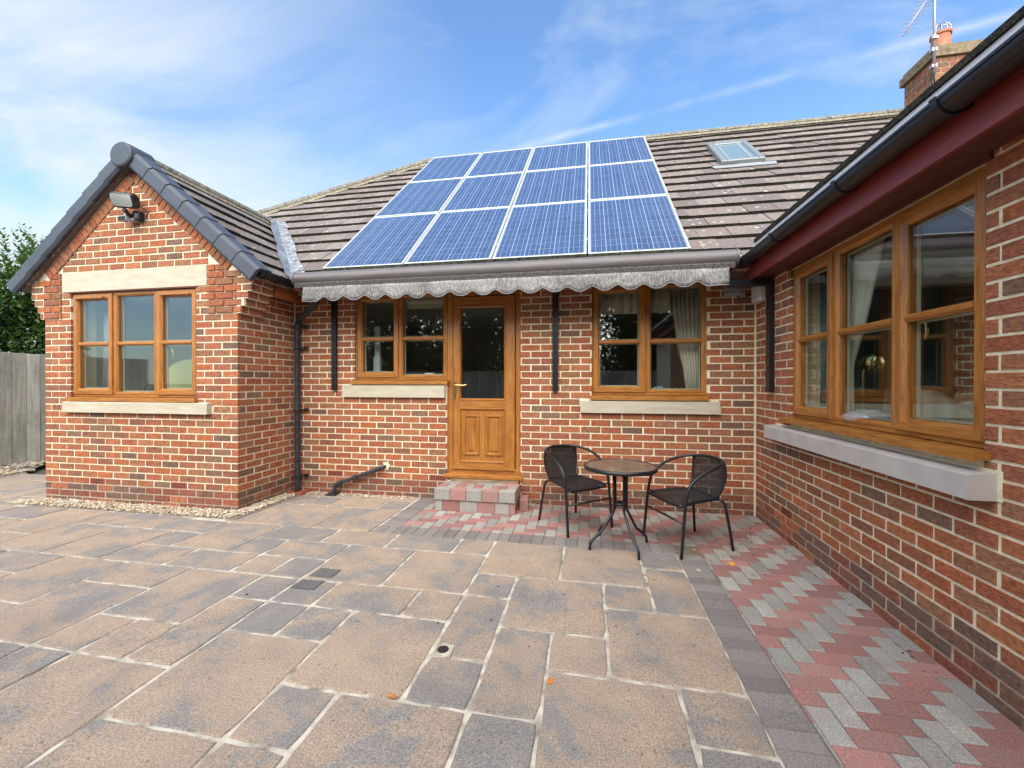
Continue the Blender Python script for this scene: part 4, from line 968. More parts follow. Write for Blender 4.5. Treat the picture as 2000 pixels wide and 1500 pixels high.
# ---------------------------------------------------------------- small fittings on the walls
fl = thing('floodlight', 'black security floodlight with motion sensor high on the gable', 'floodlight', (-6.70, YG, 3.28)); fo = fl.location
FF = Frame((-6.68, YG-.17, 3.36), (1, .10, -.14), (0, 0, 1), (.15, -.9, -.38))
FF.W.normalize(); FF.U = (FF.U-FF.W*FF.U.dot(FF.W)).normalized(); FF.V = FF.W.cross(FF.U)
def rrect(w, h, r, n=5):
    o = []
    for cx, cy, a0 in ((w-r, h-r, 0), (-w+r, h-r, 90), (-w+r, -h+r, 180), (w-r, -h+r, 270)):
        for k in range(n+1): t = rad(a0+90*k/n); o.append((cx+r*math.cos(t), cy+r*math.sin(t)))
    return o
mb = MB().prism(rrect(.128, .078, .042), -.05, .02, FF, ch=.012); mb.prism(rrect(.10, .05, .03), -.10, -.05, FF); mb.build('lamp_housing', 'black', fl, 40, fo)
MB().prism(rrect(.110, .062, .030), .02, .024, FF, ch=.002).build('lamp_glass', 'lamp_glass', fl, 40, fo)
mb = MB().tube([(-6.68, YG-.16, 3.27), (-6.70, YG-.09, 3.225), (-6.70, YG, 3.25)], .022, 10).lathe([(.05, 3.19), (.055, 3.23), (.05, 3.28)], -6.66, YG-.03, 14); mb.build('mounting_arm', 'black', fl, 40, fo)
mb = MB().cbox((-6.80, 3.165, .07), (-6.70, 3.225, .135), .012, F=F_gab).box((-6.77, 3.18, .0), (-6.66, 3.205, .08), F=F_gab); mb.build('motion_sensor', 'grey_plastic', fl, False, fo)
MB().box((-6.795, 3.172, .134), (-6.705, 3.205, .139), F=F_gab).build('sensor_lens', 'dark', fl, False, fo)
MB().tube([(-6.64, YG-.10, 3.30), (-6.57, YG-.07, 3.32), (-6.53, YG-.02, 3.28), (-6.57, YG-.02, 3.22), (-6.65, YG-.04, 3.21)], .006, 6).build('cable', 'black', fl, True, fo)
jb = thing('junction_box', 'grey junction box with screwed lid on the back wall beneath the awning end', 'junction box', (-.222, 0, 2.29)); jo = jb.location
MB().cbox((-.315, 2.292, -.002), (-.135, 2.425, .055), .008, F=F_back).build('box_body', 'grey_plastic', jb, False, jo); MB().cbox((-.305, 2.302, .0), (-.145, 2.415, .064), .005, F=F_back).build('box_lid', 'grey_plastic', jb, False, jo)
mb = MB()
for u in (-.29, -.16):
    for v in (2.315, 2.402): mb.tube([F_back(u, v, .06), F_back(u, v, .067)], .007, 8)
mb.build('screws', 'dark', jb, False, jo); MB().tube([(-.19, -.03, 2.292), (-.17, -.03, 2.262), (-.11, -.03, 2.262), (-.06, -.03, 2.30)], .006, 6).build('cable', 'black', jb, True, jo)
wb = thing('alarm_box', 'small white plastic box in the inner corner by the black bracket', 'electrical box', (-.05, -.1, 2.18)); wo = wb.location
MB().cbox((.03, 2.20, -.002), (.235, 2.43, .045), .008, F=F_right).build('box_body', 'white_plastic', wb, False, wo); MB().cbox((.036, 2.206, .0), (.229, 2.424, .062), .012, F=F_right).build('box_lid', 'white_plastic', wb, False, wo)
MB().tube([(-.03, -.13, 2.43), (-.03, -.13, 2.46), (-.02, -.05, 2.47)], .007, 6).build('cable', 'white_plastic', wb, True, wo)
ae = thing('tv_aerial', 'tall thin television aerial with angled boom strapped to the chimney', 'aerial', (3.60, 2.86, 6.2)); eo = ae.location
MB().tube([(3.575, 2.85, 6.20), (3.575, 2.85, 8.3)], .019, 10).build('mast', 'mast', ae, True, eo)
BD = Vector((-.353, -.068, -.545)).normalized(); B0_ = Vector((3.60, 2.885, 7.56)); SD = Vector((.212, .039, .064)).normalized()
MB().tube([B0_-BD*.10, B0_+BD*.90], .009, 8).build('boom', 'mast', ae, True, eo)
mb = MB()
for k in range(11): c_ = B0_+BD*(.875-.083*k); L = .115+.004*k; mb.tube([c_-SD*L, c_+SD*L], .0045, 6)
mb.build('elements', 'mast', ae, True, eo)
mb = MB().box((3.54, 2.835, 6.30), (3.61, 2.90, 6.34)).box((3.54, 2.835, 6.55), (3.61, 2.90, 6.60)).tube([(3.575, 2.85, 6.75), (3.575, 2.85, 6.80)], .026, 10).box((3.52, 2.80, 6.72), (3.60, 2.83, 6.755)); mb.build('mast_clamps', 'galv', ae, False, eo)

# ---------------------------------------------------------------- doorstep and loose block
st = thing('doorstep', 'low doorstep of red and grey paving blocks below the back door', 'step', (-2.91, -.25, 0)); sto = st.location
MB().box((-3.325, -.44, .0), (-2.50, -.02, .235)).build('step_core', 'mortar', st, False, sto)
MB().sweep([(-.12, .235), (-.02, .255), (-.005, .255), (-.005, .235)], -3.30, -2.50, lambda p, q, t: Vector((t, p, q))).build('cement_fillet', 'chim_cap', st, False, sto)
def blk(a, b_, cc):
    cx = [(a[k]+b_[k])/2 for k in range(3)]; hx = [(b_[k]-a[k])/2 for k in range(3)]
    key = (cc, tuple(round(x, 3) for x in hx), 's')
    if key not in pav_cache:
        pl = [(-hx[0], -hx[1]), (hx[0], -hx[1]), (hx[0], hx[1]), (-hx[0], hx[1])]; pav_cache[key] = MB().prism(pl, -hx[2], hx[2], FLAT, c=cc, ch=.005).mesh('block', 'paver')
    return put('step_block', pav_cache[key], st, (cx[0]-sto[0], cx[1]-sto[1], cx[2]-sto[2]))
g_ = .006; x = -3.338
for i, (w, cc) in enumerate([(.075, CG), (.195, CR), (.195, CG), (.195, CR), (.15, CG), (.066, CR)]): blk((x+g_/2, -.452, .004), (x+w-g_/2, -.40, .118), cc); x += w
for i, cc in enumerate([CG, CR, CG, CR, CG]): w = .1775; x = -3.348+w*i; blk((x+g_/2, -.468, .128), (x+w-g_/2, -.368, .243), cc)
x = -3.348
for w, cc in [(.10, CR), (.10, CG), (.10, CR), (.10, CG), (.10, CR), (.115, CG), (.06, CR), (.10, CR), (.11, CG)]: blk((x+g_/2, -.362, .13), (x+w-g_/2, -.215, .2435), cc); x += w
x = -3.348
for w, cc in [(.21, CG), (.19, CR), (.20, CG), (.10, CG), (.185, CR)]: blk((x+g_/2, -.209, .13), (x+w-g_/2, -.115, .243), cc); x += w
for y in (-.40, -.30, -.20): blk((-2.515, y+.002, .004), (-2.468, y+.096, .118), CR if y > -.35 else CR)
lb = MB().cbox((-.045, -.10, 0), (.045, .10, .125), .006, c=CR).build('loose_block', 'paver'); lb.location = (-2.405, -.21, 0); lb.rotation_euler = (0, 0, .12); tag(lb, 'single loose red paving block standing beside the doorstep', 'block')

# ---------------------------------------------------------------- bistro table
TX, TY, TH = -1.445, -1.075, .685
tb = thing('bistro_table', 'round black bistro table with brown rippled glass top', 'table', (TX, TY, 0))
rimp = [(.288, TH-.032), (.302, TH-.030), (.306, TH-.016), (.302, TH), (.292, TH+.002), (.286, TH-.002), (.286, TH-.03)]
vs = []; fs = []; n = 48
for r_, z in rimp: vs += [(r_*math.cos(2*math.pi*k/n), r_*math.sin(2*math.pi*k/n), z) for k in range(n)]
m_ = len(rimp)
for i in range(m_):
    for k in range(n): fs.append((i*n+k, i*n+(k+1) % n, ((i+1) % m_)*n+(k+1) % n, ((i+1) % m_)*n+k))
MB().add(vs, fs).build('rim', 'black_metal', tb, True)
MB().lathe([(.289, TH-.010), (.289, TH-.003)], 0, 0, 48).build('glass_top', 'tabletop', tb)
for fx, fy in ((-1.699, -1.212), (-1.321, -1.332), (-1.615, -.873), (-1.215, -.966)):
    d = Vector((fx-TX, fy-TY, 0)); L = d.length; d.normalize(); a = math.atan2(d.y, d.x)
    pt = [(.062, TH-.03), (.060, .50), (.058, .34), (.062, .305), (.085, .265), (L-.10, .135), (L-.03, .085), (L-.006, .055), (L, .02), (L, .0)]
    MB().tube([d*r_+Vector((0, 0, z)) for r_, z in pt], .0115, 10).build('leg', 'black_metal', tb, True)
for z in (.62, .36): MB().lathe([(.035, z-.006), (.056, z-.010), (.056, z+.010), (.035, z+.006), (.03, z)], 0, 0, 20).build('leg_ring', 'black_metal', tb, True)
mb = MB()
for a in (0, 1): mb.tube([(-.27*(1-a), -.27*a, TH-.038), (.27*(1-a), .27*a, TH-.038)], .009, 8)
mb.build('top_support', 'black_metal', tb, True)

# ---------------------------------------------------------------- bistro chairs
def make_chair(name, label, loc, rz):
    c_ = thing(name, label, 'chair', loc, rz, 'bistro chairs at the round table')
    half = [(.245, .262, 0), (.215, .258, .30), (.200, .256, .43), (.175, .256, .53), (.125, .256, .60), (.03, .258, .655), (-.09, .248, .695), (-.19, .205, .718), (-.25, .13, .728), (-.272, .05, .732)]
    path = [Vector(p) for p in half] + [Vector((x, -y, z)) for x, y, z in half[::-1]]
    sm_ = []
    for i in range(len(path)-1):
        p0, p1, p2, p3 = path[max(i-1, 0)], path[i], path[i+1], path[min(i+2, len(path)-1)]
        for q in range(4):
            t = q/4; sm_.append(.5*((2*p1)+(p2-p0)*t+(2*p0-5*p1+4*p2-p3)*t*t+(3*p1-p0-3*p2+p3)*t**3))
    sm_.append(path[-1]); MB().tube(sm_, .0125, 10).build('arm_frame', 'black_metal', c_, True)
    for s in (1, -1):
        MB().tube([(-.17, s*.165, .415), (-.205, s*.185, .405), (-.225, s*.198, .37), (-.255, s*.218, .16), (-.275, s*.232, 0)], .012, 10).build('rear_leg', 'black_metal', c_, True)
        MB().tube([(.19, s*.205, .418), (.205, s*.250, .415)], .008, 8).build('seat_fixing', 'black_metal', c_, True)
    MB().tube([(.222, -.256, .275), (.222, .256, .275)], .009, 8).build('stretcher', 'black_metal', c_, True)
    # seat: gently dished rounded trapezoid
    n, m = 14, 14; vs = []; fs = []
    def sp(a, b_):
        u = a/n*2-1; v = b_/m; x = .215-.405*v+.0; hw = .225-.055*v; hw *= (1-.10*max(0, 1-v*6)**2)
        return (x, u*hw, .425-.018*(1-u*u)*math.sin(math.pi*min(1, v*.9+.1))-.012*(1-v)**6*2)
    for b_ in range(m+1):
        for a in range(n+1): vs.append(sp(a, b_))
    for b_ in range(m):
        for a in range(n): k = b_*(n+1)+a; fs.append((k, k+1, k+n+2, k+n+1))
    s_ = MB().add(vs, fs).build('seat', 'wicker', c_, True); mm = s_.modifiers.new('t', 'SOLIDIFY'); mm.thickness = .012; mm.offset = -1
    ed = [sp(a, 0) for a in range(n+1)]+[sp(n, b_) for b_ in range(1, m+1)]+[sp(a, m) for a in range(n-1, -1, -1)]+[sp(0, b_) for b_ in range(m-1, 0, -1)]; ed.append(ed[0])
    MB().tube([Vector(p)-Vector((0, 0, .006)) for p in ed], .013, 8, caps=False).build('seat_rim', 'black_metal', c_, True)
    vs = []; fs = []
    for b_ in range(m+1):
        v = b_/m
        for a in range(n+1):
            u = a/n*2-1; hw = .168+.022*v+.018*math.sin(math.pi*v); x = -.185-.085*v-.03*math.sin(math.pi*v*.9)*(1)+.055*u*u*(.25+.75*v); z = .42+.308*v-.012*u*u*v
            vs.append((x, u*hw, z))
    for b_ in range(m):
        for a in range(n): k = b_*(n+1)+a; fs.append((k, k+1, k+n+2, k+n+1))
    s_ = MB().add(vs, fs).build('backrest', 'wicker', c_, True); mm = s_.modifiers.new('t', 'SOLIDIFY'); mm.thickness = .010
    for s in (0, n): MB().tube([vs[b_*(n+1)+s] for b_ in range(m+1)], .010, 8).build('back_stile', 'black_metal', c_, True)
    return c_
make_chair('bistro_chair', 'black woven bistro chair left of the table, nearer the doorstep', (-1.845, -.612, 0), math.atan2(-.42, .35))
make_chair('bistro_chair', 'black woven bistro chair right of the table, nearer the right wall', (-.885, -.925, 0), math.atan2(-.225, -.475))

# ---------------------------------------------------------------- drain covers, pipe hole, leaves, debris
for (x, y, s_, lab) in ((-3.60, -2.165, .125, 'small iron drain cover with diamond tread, nearer to the camera'), (-3.585, -1.99, .13, 'small iron drain cover with diamond tread, nearer to the house')):
    dc = thing('drain_cover', lab, 'drain cover', (x, y, 0), 0, 'drain covers in the patio'); MB().box((-.085, -s_/2, -.02), (.085, s_/2, .004)).build('cover_plate', 'iron', dc)
    mb = MB()
    for k in range(-6, 7):
        for q in (1, -1):
            P0 = [(-.075, -s_/2+.008), (.075, -s_/2+.008), (.075, s_/2-.008), (-.075, s_/2-.008)]; off_ = k*.025
            pl = clip(clip(P0, 1, q, off_+.003), -1, -q, -off_+.003)
            if len(pl) > 2 and parea(pl) > 2e-5: mb.prism(pl, .003, .0075+.0004*q, FLAT)
    mb.build('tread', 'galv', dc)
ph_ = thing('pipe_hole', 'round dark pipe hole set in a mortar patch between slabs', 'drain', (-2.452, -2.655, 0)); MB().prism([(-.03, -.06), (.055, -.05), (.05, .045), (-.02, .05)], -.01, .005, FLAT, ch=.002).build('mortar_surround', 'pointing', ph_)
MB().lathe([(.030, .004), (.030, .0065)], .002, .0, 20).build('bore', 'hole', ph_)
def leaf_mesh(mb, P, a, L, w, c, curl=.3, tilt=0.0):
    d = Vector((math.cos(a)*math.cos(tilt), math.sin(a)*math.cos(tilt), math.sin(tilt))); s_ = Vector((-math.sin(a), math.cos(a), 0)); u = d.cross(s_)*-1
    pts = [P, P+d*L*.35+s_*w*.5+u*curl*w*.5, P+d*L*.75+s_*w*.32+u*curl*w*.4, P+d*L, P+d*L*.75-s_*w*.32+u*curl*w*.4, P+d*L*.35-s_*w*.5+u*curl*w*.5, P+d*L*.4, P+d*L*.75]
    mb.add(pts, [(0, 6, 1), (1, 6, 7, 2), (2, 7, 3), (3, 7, 4), (4, 7, 6, 5), (5, 6, 0)], 0, c)
m, nt, b = mat('dry_leaf', rough=.6); link(nt, attr(nt), b, 'Base Color'); M['dryleaf'] = m
LV = [(-.655, -1.30, .6, .055, .05, (.75, .42, .02), 'bright yellow fallen leaf on the herringbone paving'), (-1.885, -2.80, 1.4, .05, .022, (.62, .20, .03), 'orange fallen leaf on the pointing between large slabs'),
      (-1.13, -.66, .2, .07, .05, (.48, .33, .17), 'curled tan leaf between the table and the right hand chair'), (-.62, -.79, 2.9, .07, .03, (.50, .36, .2), 'pale dry leaf behind the right hand chair'),
      (-.86, -1.08, 1.0, .04, .035, (.50, .35, .2), 'small pale leaf in front of the right hand chair'), (-.93, -1.45, .3, .045, .03, (.46, .36, .25), 'pale curled leaf on the charcoal border'),
      (-1.25, -1.66, 2.2, .04, .028, (.46, .30, .14), 'small brown leaf on the slab right of the table'), (-2.53, -3.0, 2.9, .07, .022, (.42, .17, .05), 'brown leaf wedged in the joint by the dark square slab')]
for x, y, a, L, w, cc, lab in LV:
    mb = MB(); leaf_mesh(mb, Vector((0, 0, .006)), a, L, w, cc, .45); leaf_mesh(mb, Vector((0, 0, .006)), a+.5, L*.8, w*.6, tuple(q*.85 for q in cc), .3, .12)
    o = mb.build('fallen_leaf', 'dryleaf'); o.location = (x, y, 0); tag(o, lab, 'leaf', 'fallen leaves'); sm = o.modifiers.new('t', 'SOLIDIFY'); sm.thickness = .001
mb = MB(); rd = random.Random(11)
for k in range(150):
    if k < 95: x, y = rd.gauss(-.42, .3), rd.gauss(-.75, .38)
    elif k < 125: x, y = -.06-abs(rd.gauss(0, .04)), rd.uniform(-2.6, -.1)
    else: x, y = rd.uniform(-4, -.9), rd.uniform(-2.6, -1.3)
    if x > -.02 or y > -.02: continue
    cc = rd.choice([(.03, .02, .015), (.05, .03, .02), (.16, .09, .05), (.03, .025, .02)]); leaf_mesh(mb, Vector((x, y, .004)), rd.uniform(0, 6.3), rd.uniform(.010, .028), rd.uniform(.007, .016), cc, .6, rd.uniform(0, .3))
stuff(tag(mb.build('leaf_litter', 'dryleaf'), 'dark specks of leaf litter scattered over the paving', 'leaf litter'))
# gravel strip round the foot of the wing and along the fence
ico = [(0,0,1),(.894,0,.447),(.276,.851,.447),(-.724,.526,.447),(-.724,-.526,.447),(.276,-.851,.447),(.724,.526,-.447),(-.276,.851,-.447),(-.894,0,-.447),(-.276,-.851,-.447),(.724,-.526,-.447),(0,0,-1)]
icf = [(0,1,2),(0,2,3),(0,3,4),(0,4,5),(0,5,1),(1,6,2),(2,7,3),(3,8,4),(4,9,5),(5,10,1),(2,6,7),(3,7,8),(4,8,9),(5,9,10),(1,10,6),(11,7,6),(11,8,7),(11,9,8),(11,10,9),(11,6,10)]
PC = [(.42, .34, .22), (.52, .44, .31), (.33, .25, .16), (.60, .54, .42), (.25, .19, .13), (.45, .33, .20), (.38, .35, .30)]
def pebbles(name, label, spots, n, s0, s1, bed_):
    mb = MB(); rg = random.Random(5)
    for _ in range(n):
        (x0, x1, y0, y1), h = rg.choices([q[:2] for q in spots], [q[2] for q in spots])[0]
        x, y = rg.uniform(x0, x1), rg.uniform(y0, y1); s = rg.uniform(s0, s1); a = rg.uniform(0, 6.28); ca, sa = math.cos(a), math.sin(a); k0, k1, k2 = s, s*rg.uniform(.55, .9), s*rg.uniform(.35, .6); z = rg.uniform(0, h)
        mb.add([(x+(p[0]*k0*ca-p[1]*k1*sa), y+(p[0]*k0*sa+p[1]*k1*ca), z+p[2]*k2) for p in ico], icf, 0, rg.choice(PC))
    return stuff(tag(mb.build(name, 'pebble'), label, 'gravel'))
mb = MB().box((XW0-.02, YG-.222, -.02), (XL+.20, YG+.0, .004)).box((XL, YG, -.02), (XL+.22, -.02, .004)); structure(mb.build('gravel_bed', 'sand'))
pebbles('gravel', 'cream pea gravel along the foot of the gabled wing', [((XW0+.0, XL+.12, YG-.215, YG-.01), .022, 6), ((XL+.01, XL+.17, YG-.12, -.2), .022, 2.2), ((XW0-.25, XW0, YG-.2, YG-.06), .01, .4), ((XL+.1, -3.75, -.12, -.01), .008, .5)], 4300, .009, .021, None)
mb = MB().add([(-11.2, -4, .0), (-9.9, -4, .0), (-10.0, 0, .0), (-10.9, .9, .02), (-11.6, 2.2, .05), (-12, 2.2, .06)], [(0, 1, 2, 3, 4, 5)]); structure(mb.build('gravel_margin', 'sand'))
pebbles('gravel', 'grey brown gravel along the foot of the timber fence', [((-11.0, -10.2, -1.0, .3), .03, 3), ((-11.3, -10.6, .2, 1.2), .05, 2)], 2200, .014, .034, None)

# ---------------------------------------------------------------- garden fences
def fence(name, label, P0, P1, h, pw, gap=.012, z0=.03, out=(1, 0, 0)):
    P0, P1 = Vector(P0), Vector(P1); d = (P1-P0); L = d.length; d.normalize(); n_ = Vector(out); f_ = thing(name, label, 'fence', P0); k = 0; t = 0
    while t < L:
        w = pw*R.uniform(.92, 1.06); hh = h+R.uniform(-.012, .012); Fp = Frame((0, 0, 0), d, (0, 0, 1), n_)
        pl = [(t, z0+R.uniform(0, .02)), (t+w-gap, z0), (t+w-gap, hh+R.uniform(-.004, .004)), (t, hh)]
        MB().prism(pl, 0, .02+R.uniform(-.003, .004), Fp, ch=.003).build('plank', 'fence', f_); t += w
    mb = MB()
    for z in (.35, h-.3): mb.box((0, z, -.04), (L, z+.08, -.0), F=Frame((0, 0, 0), d, (0, 0, 1), n_))
    mb.build('rail', 'fence', f_); return f_
fence('timber_fence', 'weathered grey vertical board fence beside the gabled wing', (-11.0, -4.2, 0), (-11.0, 2.6, 0), 1.865, .168)
fence('timber_fence', 'board fence at the far end of the garden, mirrored in the windows', (-8.5, -8.6, 0), (3.5, -8.6, 0), 1.75, .15, out=(0, 1, 0))

# ---------------------------------------------------------------- trees and shrubs
def tree(name, label, loc, blobs, nleaf, L, key, trunk=None, up=.0, seed=1, shoots=0, cat='tree'):
    rt = random.Random(seed); t_ = thing(name, label, cat, loc); mb = MB(); tot = sum(b_[3]**2 for b_ in blobs)
    for bx, by, bz, br in blobs:
        for _ in range(int(nleaf*br*br/tot)):
            v = Vector((rt.gauss(0, 1), rt.gauss(0, 1), rt.gauss(0, 1))).normalized(); r_ = br*(rt.random()**.30)*rt.uniform(.75, 1.12)
            P = Vector((bx, by, bz))+Vector((v.x*r_, v.y*r_, v.z*r_*.95))
            if P.z < .15: continue
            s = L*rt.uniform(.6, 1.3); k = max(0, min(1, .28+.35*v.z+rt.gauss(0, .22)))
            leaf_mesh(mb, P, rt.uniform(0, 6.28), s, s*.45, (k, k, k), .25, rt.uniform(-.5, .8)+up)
    for _ in range(shoots):
        bx, by, bz, br = blobs[rt.randrange(len(blobs))]; x, y = bx+rt.gauss(0, br*.55), by+rt.gauss(0, br*.55); z = bz+br*.62; H = rt.uniform(.4, .95); lean = Vector((rt.gauss(0, .06), rt.gauss(0, .06), 0))
        for k in range(13):
            for s_ in (0, 1):
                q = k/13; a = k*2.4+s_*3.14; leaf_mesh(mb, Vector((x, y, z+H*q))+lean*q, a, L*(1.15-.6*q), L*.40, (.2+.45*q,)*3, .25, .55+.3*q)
    mb.build('crown', key, t_)
    if trunk:
        tm = MB()
        for pts, r0, r1 in trunk: tm.tube(pts, [r0+(r1-r0)*i/(len(pts)-1) for i in range(len(pts))], 8)
        tm.build('trunk', 'bark', t_, True)
    return t_
def limbs(h, spread, n, r, seed):
    rt = random.Random(seed); o = [([Vector((0, 0, -.05)), Vector((.03, .02, h*.35)), Vector((-.02, .04, h*.7)), Vector((0, 0, h*.95))], r, r*.25)]
    for k in range(n):
        a = 6.28*k/n+rt.uniform(-.3, .3); z = h*rt.uniform(.25, .6); o.append(([Vector((0, 0, z)), Vector((math.cos(a)*spread*.5, math.sin(a)*spread*.5, z+spread*.4)), Vector((math.cos(a)*spread, math.sin(a)*spread, z+spread*.7))], r*.5, r*.12))
    return o
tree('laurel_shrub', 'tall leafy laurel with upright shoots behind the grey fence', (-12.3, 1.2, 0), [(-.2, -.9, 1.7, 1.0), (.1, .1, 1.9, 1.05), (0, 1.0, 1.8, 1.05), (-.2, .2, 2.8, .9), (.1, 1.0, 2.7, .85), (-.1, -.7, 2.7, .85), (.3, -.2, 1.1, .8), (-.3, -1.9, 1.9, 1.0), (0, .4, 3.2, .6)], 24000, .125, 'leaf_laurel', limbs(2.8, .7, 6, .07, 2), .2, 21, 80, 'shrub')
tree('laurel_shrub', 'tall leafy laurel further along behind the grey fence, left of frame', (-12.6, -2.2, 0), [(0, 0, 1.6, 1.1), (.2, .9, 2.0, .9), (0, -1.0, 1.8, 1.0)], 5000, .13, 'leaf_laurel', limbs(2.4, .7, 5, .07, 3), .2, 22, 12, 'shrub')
bt = [(-9.5, -11.4, 6.4), (-6.2, -11.2, 6.0), (-3.0, -11.6, 6.8), (.2, -11.2, 6.2), (3.4, -11.5, 6.6)]
nm = ['leftmost', 'second', 'middle', 'fourth', 'rightmost']
for i, (x, y, h_) in enumerate(bt):
    rt = random.Random(40+i); bl = [(rt.uniform(-1.0, 1.0), rt.uniform(-.8, .8), rt.uniform(1.2, h_*.80), rt.uniform(1.2, 1.6)) for _ in range(12)]
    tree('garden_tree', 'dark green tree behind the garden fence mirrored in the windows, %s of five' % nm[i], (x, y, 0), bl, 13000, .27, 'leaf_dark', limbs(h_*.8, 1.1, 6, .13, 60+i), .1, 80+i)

# ---------------------------------------------------------------- rooms behind the windows
def room(name, x0, x1, y0, y1, z0, z1, wm, openings=(), ceil=None):
    t = .1; o = MB().box((x0, y0, z0-.1), (x1, y1, z0)); structure(o.build(name+'_floor', 'carpet'))
    structure(MB().box((x0, y0, z1), (ceil or x1, y1, z1+.1)).build(name+'_ceiling', 'ceiling')); mb = MB()
    for F_, a, b_, k in ((Frame((x0, 0, 0), (0, 1, 0), (0, 0, 1), (1, 0, 0)), y0, y1, 'x0'), (Frame((x1, 0, 0), (0, 1, 0), (0, 0, 1), (-1, 0, 0)), y0, y1, 'x1'), (Frame((0, y1, 0), (1, 0, 0), (0, 0, 1), (0, -1, 0)), x0, x1, 'y1'), (Frame((0, y0, 0), (1, 0, 0), (0, 0, 1), (0, 1, 0)), x0, x1, 'y0')):
        rr = [(a, b_, z0, z1)]; skip = False
        for kk, h in openings:
            if kk == k:
                if h is None: skip = True
                else: rr = [q for s_ in rr for q in rsub(s_, h)]
        if not skip:
            for q in rr: mb.box((q[0], q[2], -.05), (q[1], q[3], 0), F=F_)
    return structure(mb.build(name+'_wall', wm))
room('gable_room', -7.80, -5.67, -.61, 2.4, .33, 2.42, 'plaster_w', [('y0', None), ('x0', (.75, 2.3, .9, 2.3))])  # x0 opening is added out of view to let daylight into the room
room('kitchen', -5.3, -2.35, .27, 3.2, .33, 2.5, 'plaster', [('y0', None)])
room('dining_room', -2.28, -.1, .27, 3.4, .33, 2.5, 'plaster', [('y0', None)])
room('living_room', .27, 4.4, -4.6, -.31, .33, 2.42, 'plaster', [('x0', None), ('x1', (-4.2, -.9, .6, 2.3))])  # x1 opening is an added hole that brightens the interior
# living room
def curtain(name, label, mkey, rows, ax, n=40, amp=.025, waves=9):
    # rows: (z, a, b) edges along axis ax ('y' or 'x') at fixed offset c
    axis, c_ = ax; vs = []; fs = []
    for z, a, b_ in rows:
        for i in range(n+1):
            t = i/n; p = a+(b_-a)*t; q = c_+amp*math.sin(t*waves*6.283+z*.6)+amp*.4*math.sin(t*waves*2.3*6.283+1)
            vs.append((q, p, z) if axis == 'y' else (p, q, z))
    for j in range(len(rows)-1):
        for i in range(n): k = j*(n+1)+i; fs.append((k, k+1, k+n+2, k+n+1))
    z0 = min(r_[0] for r_ in rows); org = (c_, rows[0][1], z0) if axis == 'y' else (rows[0][1], c_, z0)
    o = MB().add(vs, fs).build(name, mkey, None, True, org); s_ = o.modifiers.new('t', 'SOLIDIFY'); s_.thickness = .004; return tag(o, label, 'curtain', 'curtains')
curtain('curtain', 'cream tied back curtain in the middle light of the right hand window', 'curtain', [(2.38, -1.22, -1.64), (2.2, -1.225, -1.60), (2.0, -1.23, -1.53), (1.80, -1.24, -1.46), (1.65, -1.25, -1.39), (1.53, -1.262, -1.335), (1.46, -1.265, -1.325), (1.30, -1.26, -1.33), (1.10, -1.25, -1.33)], ('y', .15), 40, .016, 6)
curtain('curtain', 'teal curtain behind the far light of the right hand window', 'teal', [(2.35, -.64, -.86), (1.05, -.64, -.86)], ('y', .24), 24, .02, 4)
curtain('curtain', 'pale net curtain at the far edge of the right hand window', 'curtain', [(2.35, -.62, -.76), (1.6, -.62, -.74), (1.05, -.64, -.70)], ('y', .15), 20, .012, 4)
curtain('curtain', 'cream curtain drawn to the right inside the window under the awning', 'curtain', [(2.42, -.80, -.50), (2.1, -.76, -.50), (1.8, -.72, -.50), (1.55, -.66, -.50), (1.22, -.62, -.50)], ('x', .24), 30, .018, 6)
curtain('curtain', 'pleated cream pelmet at the top of the window under the awning', 'curtain', [(2.44, -1.64, -.80), (2.30, -1.64, -.80), (2.17, -1.64, -.80)], ('x', .20), 60, .02, 8)
curtain('curtain', 'grey curtain in the left light of the gable window', 'curtain_grey', [(2.36, -7.62, -7.30), (1.9, -7.62, -7.44), (1.24, -7.62, -7.52)], ('x', YG+.30), 24, .018, 6)
def armchair(loc, rz, label, w=.42):
    a = thing('armchair', label, 'armchair', loc, rz, 'armchairs in the living room'); vs = []; fs = []; n, m = 18, 8
    for j in range(m+1):
        v = j/m
        for i in range(n+1):
            t = rad(-100+200*i/n); r_ = w*(1+.05*v); edge = abs(i/n*2-1); hh = 1.0-.30*max(0, edge-.45)**1.5*2.0
            z = .30+(hh-.30)*v; vs.append((-math.cos(t)*r_*(1+.10*v)-.0, math.sin(t)*r_, z))
    for j in range(m):
        for i in range(n): k = j*(n+1)+i; fs.append((k, k+1, k+n+2, k+n+1))
    o = MB().add(vs, fs).build('chair_back', 'sofa', a, True); s_ = o.modifiers.new('t', 'SOLIDIFY'); s_.thickness = .09; s_.offset = 0
    MB().lathe([(w*.9, .10), (w*.95, .14), (w*.95, .40), (w*.9, .46), (w*.7, .48)], .05, 0, 24).build('seat_cushion', 'sofa', a, True)
    mb = MB()
    for sx in (-.25, .28):
        for sy in (-.25, .25): mb.tube([(sx, sy, 0), (sx, sy, .12)], .025, 8)
    mb.build('feet', 'bark', a); return a
armchair((.78, -.72, .33), rad(-80), 'cream striped armchair behind the middle light of the right hand window', .40)
armchair((.98, -1.22, .33), rad(-35), 'cream striped armchair with round back behind the near light of the right hand window', .30)
armchair((1.42, -1.05, .33), rad(-110), 'cream striped armchair furthest right in the right hand window', .30)
bw = MB().lathe([(.05, 1.095), (.10, 1.10), (.135, 1.13), (.14, 1.16), (.11, 1.185), (.07, 1.19), (.06, 1.205)], 0, 0, 28); o = bw.build('glass_bowl', 'cutglass', None, True); o.location = (.15, -1.50, 0); tag(o, 'cut glass bowl on the inside sill of the right hand window', 'bowl')
structure(MB().box((.05, -2.5, 1.06), (.30, -.76, 1.092)).build('inner_sill', 'ceiling'))
